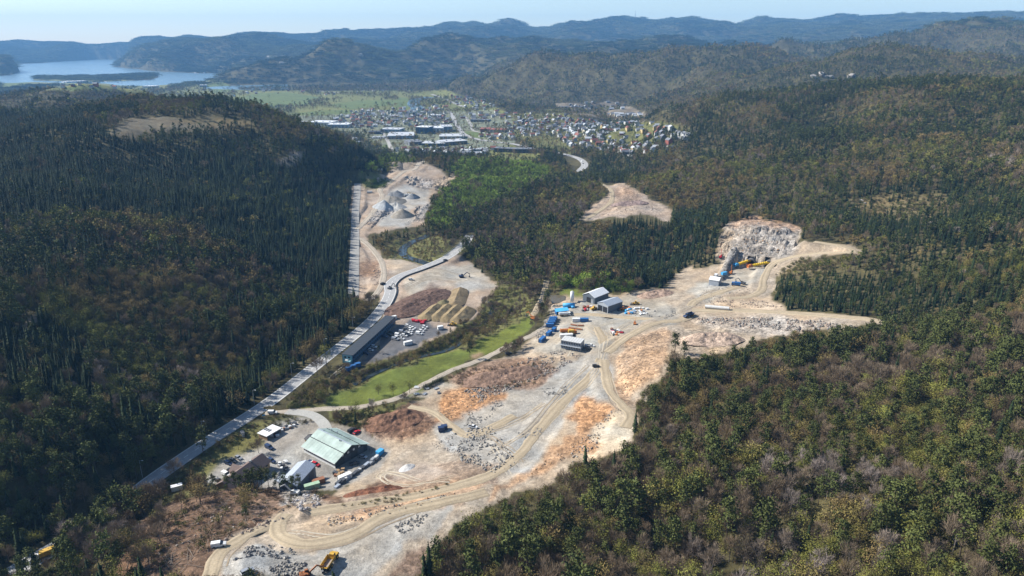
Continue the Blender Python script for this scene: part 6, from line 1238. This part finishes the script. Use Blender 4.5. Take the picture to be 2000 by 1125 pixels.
houses([(1185,224),(1256,225),(1256,231),(1188,230)], 14, 'in the pale terrace row below the upper estate', 'terrace below the upper estate', ('white', 'cream'), ('grey', 'dark'), sp=13, align=0.0)
houses([(1328,262),(1358,264),(1352,278),(1330,276)], 5, 'at the far right edge of the estate by the wood', 'houses by the wood edge', ('white', 'white'), ('dark',), sp=16); houses([(880,186),(930,190),(945,200),(905,202)], 16, 'along the far road beyond the river', 'houses along the far road', ('white', 'cream', 'red'), ('red', 'dark'), sp=22, dmin=2000)
houses([(770,296),(860,300),(905,296),(880,308),(800,308)], 12, 'on the near edge of town below the retail park', 'houses on the near edge of town', ('dark', 'grey', 'white', 'dark'), ('dark', 'grey'), sp=15); houses([(935,268),(1000,262),(1008,275),(950,272)], 12, 'between school and main road', 'houses between school and road', sp=17); houses([(420,180),(520,172),(640,176),(760,178),(700,184),(560,180)], 14, 'scattered along the far valley edge', 'houses along the far valley edge', ('white', 'red', 'cream'), ('red', 'dark'), sp=40, dmin=2500)
houses([(360,146),(400,140),(420,148),(400,152)], 10, 'on the far shore below the headland', 'houses on the far shore', ('white', 'white'), ('grey',), sp=50, dmin=3000)
houses([(588,245),(605,255),(600,262),(585,258)], 1, 'alone on the wooded spur left of the factories', 'house on the spur', ('white',), ('dark',), sp=10, dmin=600); houses([(680,272),(700,278),(698,285),(680,282)], 2, 'at the foot of the wooded spur by town', 'houses below the spur', ('white',), ('grey',), sp=12, dmin=900)
# more houses, too small to pick out singly
hp = bpy.data.collections.new('house_kinds')
for i, (wc, rc) in enumerate((('white', 'dark'), ('cream', 'dark'), ('grey', 'grey'), ('white', 'red'), ('red', 'dark'), ('dark', 'dark'), ('white', 'grey'))):
    wm, rm, gm = hmesh(wc, rc, 11, 8, 5, 8); me = bpy.data.meshes.new('house'); vv = [v.co for v in wm.vertices] + [v.co for v in rm.vertices]; nv = len(wm.vertices); ff = [tuple(p.vertices) for p in wm.polygons] + [tuple(q + nv for q in p.vertices) for p in rm.polygons]
    hp.objects.link(bpy.data.objects.new('house_kind_%02d' % i, rawmesh('house', vv, ff, [HW[wc], HR[rc]], fmat=[0] * len(wm.polygons) + [1] * len(rm.polygons))))
EX = []
for poly, n in (([(645,236),(690,216),(760,212),(880,214),(886,246),(720,252),(690,250)], 130), ([(990,240),(1040,222),(1100,226),(1180,240),(1320,246),(1340,262),(1300,296),(1220,304),(1120,292),(1080,264),(1010,268)], 150), ([(880,186),(945,200),(1000,222),(960,222),(880,205)], 30), ([(760,292),(900,292),(960,292),(950,308),(800,310)], 26), ([(90,160),(240,158),(330,166),(300,178),(120,172)], 26), ([(330,178),(560,172),(800,178),(640,186),(420,190)], 22)):
    p = np.array(poly, float); k = t = 0
    while k < n and t < n * 30:
        t += 1; u, v = rr.uniform(p[:, 0].min(), p[:, 0].max()), rr.uniform(p[:, 1].min(), p[:, 1].max())
        if not inpoly(np.array([u]), np.array([v]), poly)[0]: continue
        g = G(u, v, dmin=1100)
        if any((g[0] - a) ** 2 + (g[1] - b) ** 2 < 190 for a, b in TOWNXY) or not far_from_roads(g[:1], g[1:2])[0]: continue
        TOWNXY.append((g[0], g[1])); EX.append(g); k += 1
EX = np.array(EX); n = len(EX); rot = np.zeros((n, 3)); rot[:, 2] = rng.choice([0, 1.57, .4, 1.9], n) + rng.normal(size=n) * .15
scatter('outlying_houses', hp, EX, rng.integers(0, 7, n), rot, np.ones((n, 3)) * rng.uniform(.8, 1.1, (n, 1)), np.ones((n, 3)), 'small distant houses between the ones that stand out in town', 'houses')
# pale rock outcrops on the wooded hills
for i, (u, v, sc, d, wh) in enumerate([(1590,152,20,1500,'left end of the bare crag on the dark knoll'), (1604,147,22,1500,'middle of the bare crag on the dark knoll'), (1618,152,18,1500,'right end of the bare crag on the dark knoll'), (1662,150,18,1500,'small crag right of the large one on the knoll'), (1682,392,3.5,400,'pale rocks in the thinned clearing, left'), (1690,398,3,400,'pale rocks in the thinned clearing, right'), (1780,218,9,600,'pale rock in the dark wood on the right hill'), (1660,322,6,500,'pale rock at the wood edge above the thinned clearing'), (1930,255,10,500,'reddish slab on the far right slope'), (525,112,30,3000,'grey crag high on the hill beyond the plain'), (552,124,24,3000,'lower grey crag on the hill beyond the plain'), (705,110,40,3000,'pale bare brow of the hill beyond the town')]):
    g = G(u, v, dmin=d); o = mobj('rock_outcrop', RCK[i % 7]); o.location = (g[0], g[1], g[2] + sc * .15); o.rotation_euler = (.2, .1, i * 1.3); o.scale = (sc, sc * .7, sc * .55); o['tint'] = [.33, .30, .27]; tag(o, wh, 'rock')
# the mast on the skyline
dx, dy, s = ray(1240, 44); d_ = 9800 / dy; p = (dx * d_, dy * d_, float(height(dx * d_, dy * d_))); e = empty('radio_mast', p, 0, 'thin radio mast on the highest far skyline', 'mast'); m = MB()
for x, y in ((-3, -3), (3, -3), (0, 3)): m.beam((x, y, -8), (x * .3, y * .3, 80), 2.6, 2.6)
for k in range(7): z = k * 11; f = 1 - .7 * z / 80; m.beam((-3 * f, -3 * f, z), (3 * f, -3 * f, z + 8), .8, .8); m.beam((3 * f, -3 * f, z), (0, 3 * f, z + 8), .8, .8)
m.build('lattice', grey, e); MB().cyl((0, 0, 78), (0, 0, 110), 2.2, k=6).build('antenna', offw, e)
# ------------------------------------------------------------ haze
def haze():
    x0, x1, y0, y1, z0, z1 = -13200, 13200, -300, 13900, float(Z.min()) - 1.5, float(max(Z.max() + 125, CZ + 15))
    V = [(x, y, z) for z in (z0, z1) for y in (y0, y1) for x in (x0, x1)]
    me = bpy.data.meshes.new('haze'); me.from_pydata(V, [], [(0, 2, 3, 1), (4, 5, 7, 6), (0, 1, 5, 4), (2, 6, 7, 3), (0, 4, 6, 2), (1, 3, 7, 5)])
    m = bpy.data.materials.new('haze'); m.use_nodes = True; t = m.node_tree; t.nodes.remove(t.nodes['Principled BSDF'])
    pv = t.nodes.new('ShaderNodeVolumePrincipled'); pv.inputs['Color'].default_value = (.25, .56, 1.0, 1); pv.inputs['Density'].default_value = HAZE; pv.inputs['Anisotropy'].default_value = 0.0
    t.links.new(pv.outputs[0], t.nodes['Material Output'].inputs['Volume']); me.materials.append(m)
    tag(mobj('haze', me), 'thin blue haze filling the air of the valley', 'haze', kind='stuff')
HAZE = 0.66e-4
haze()
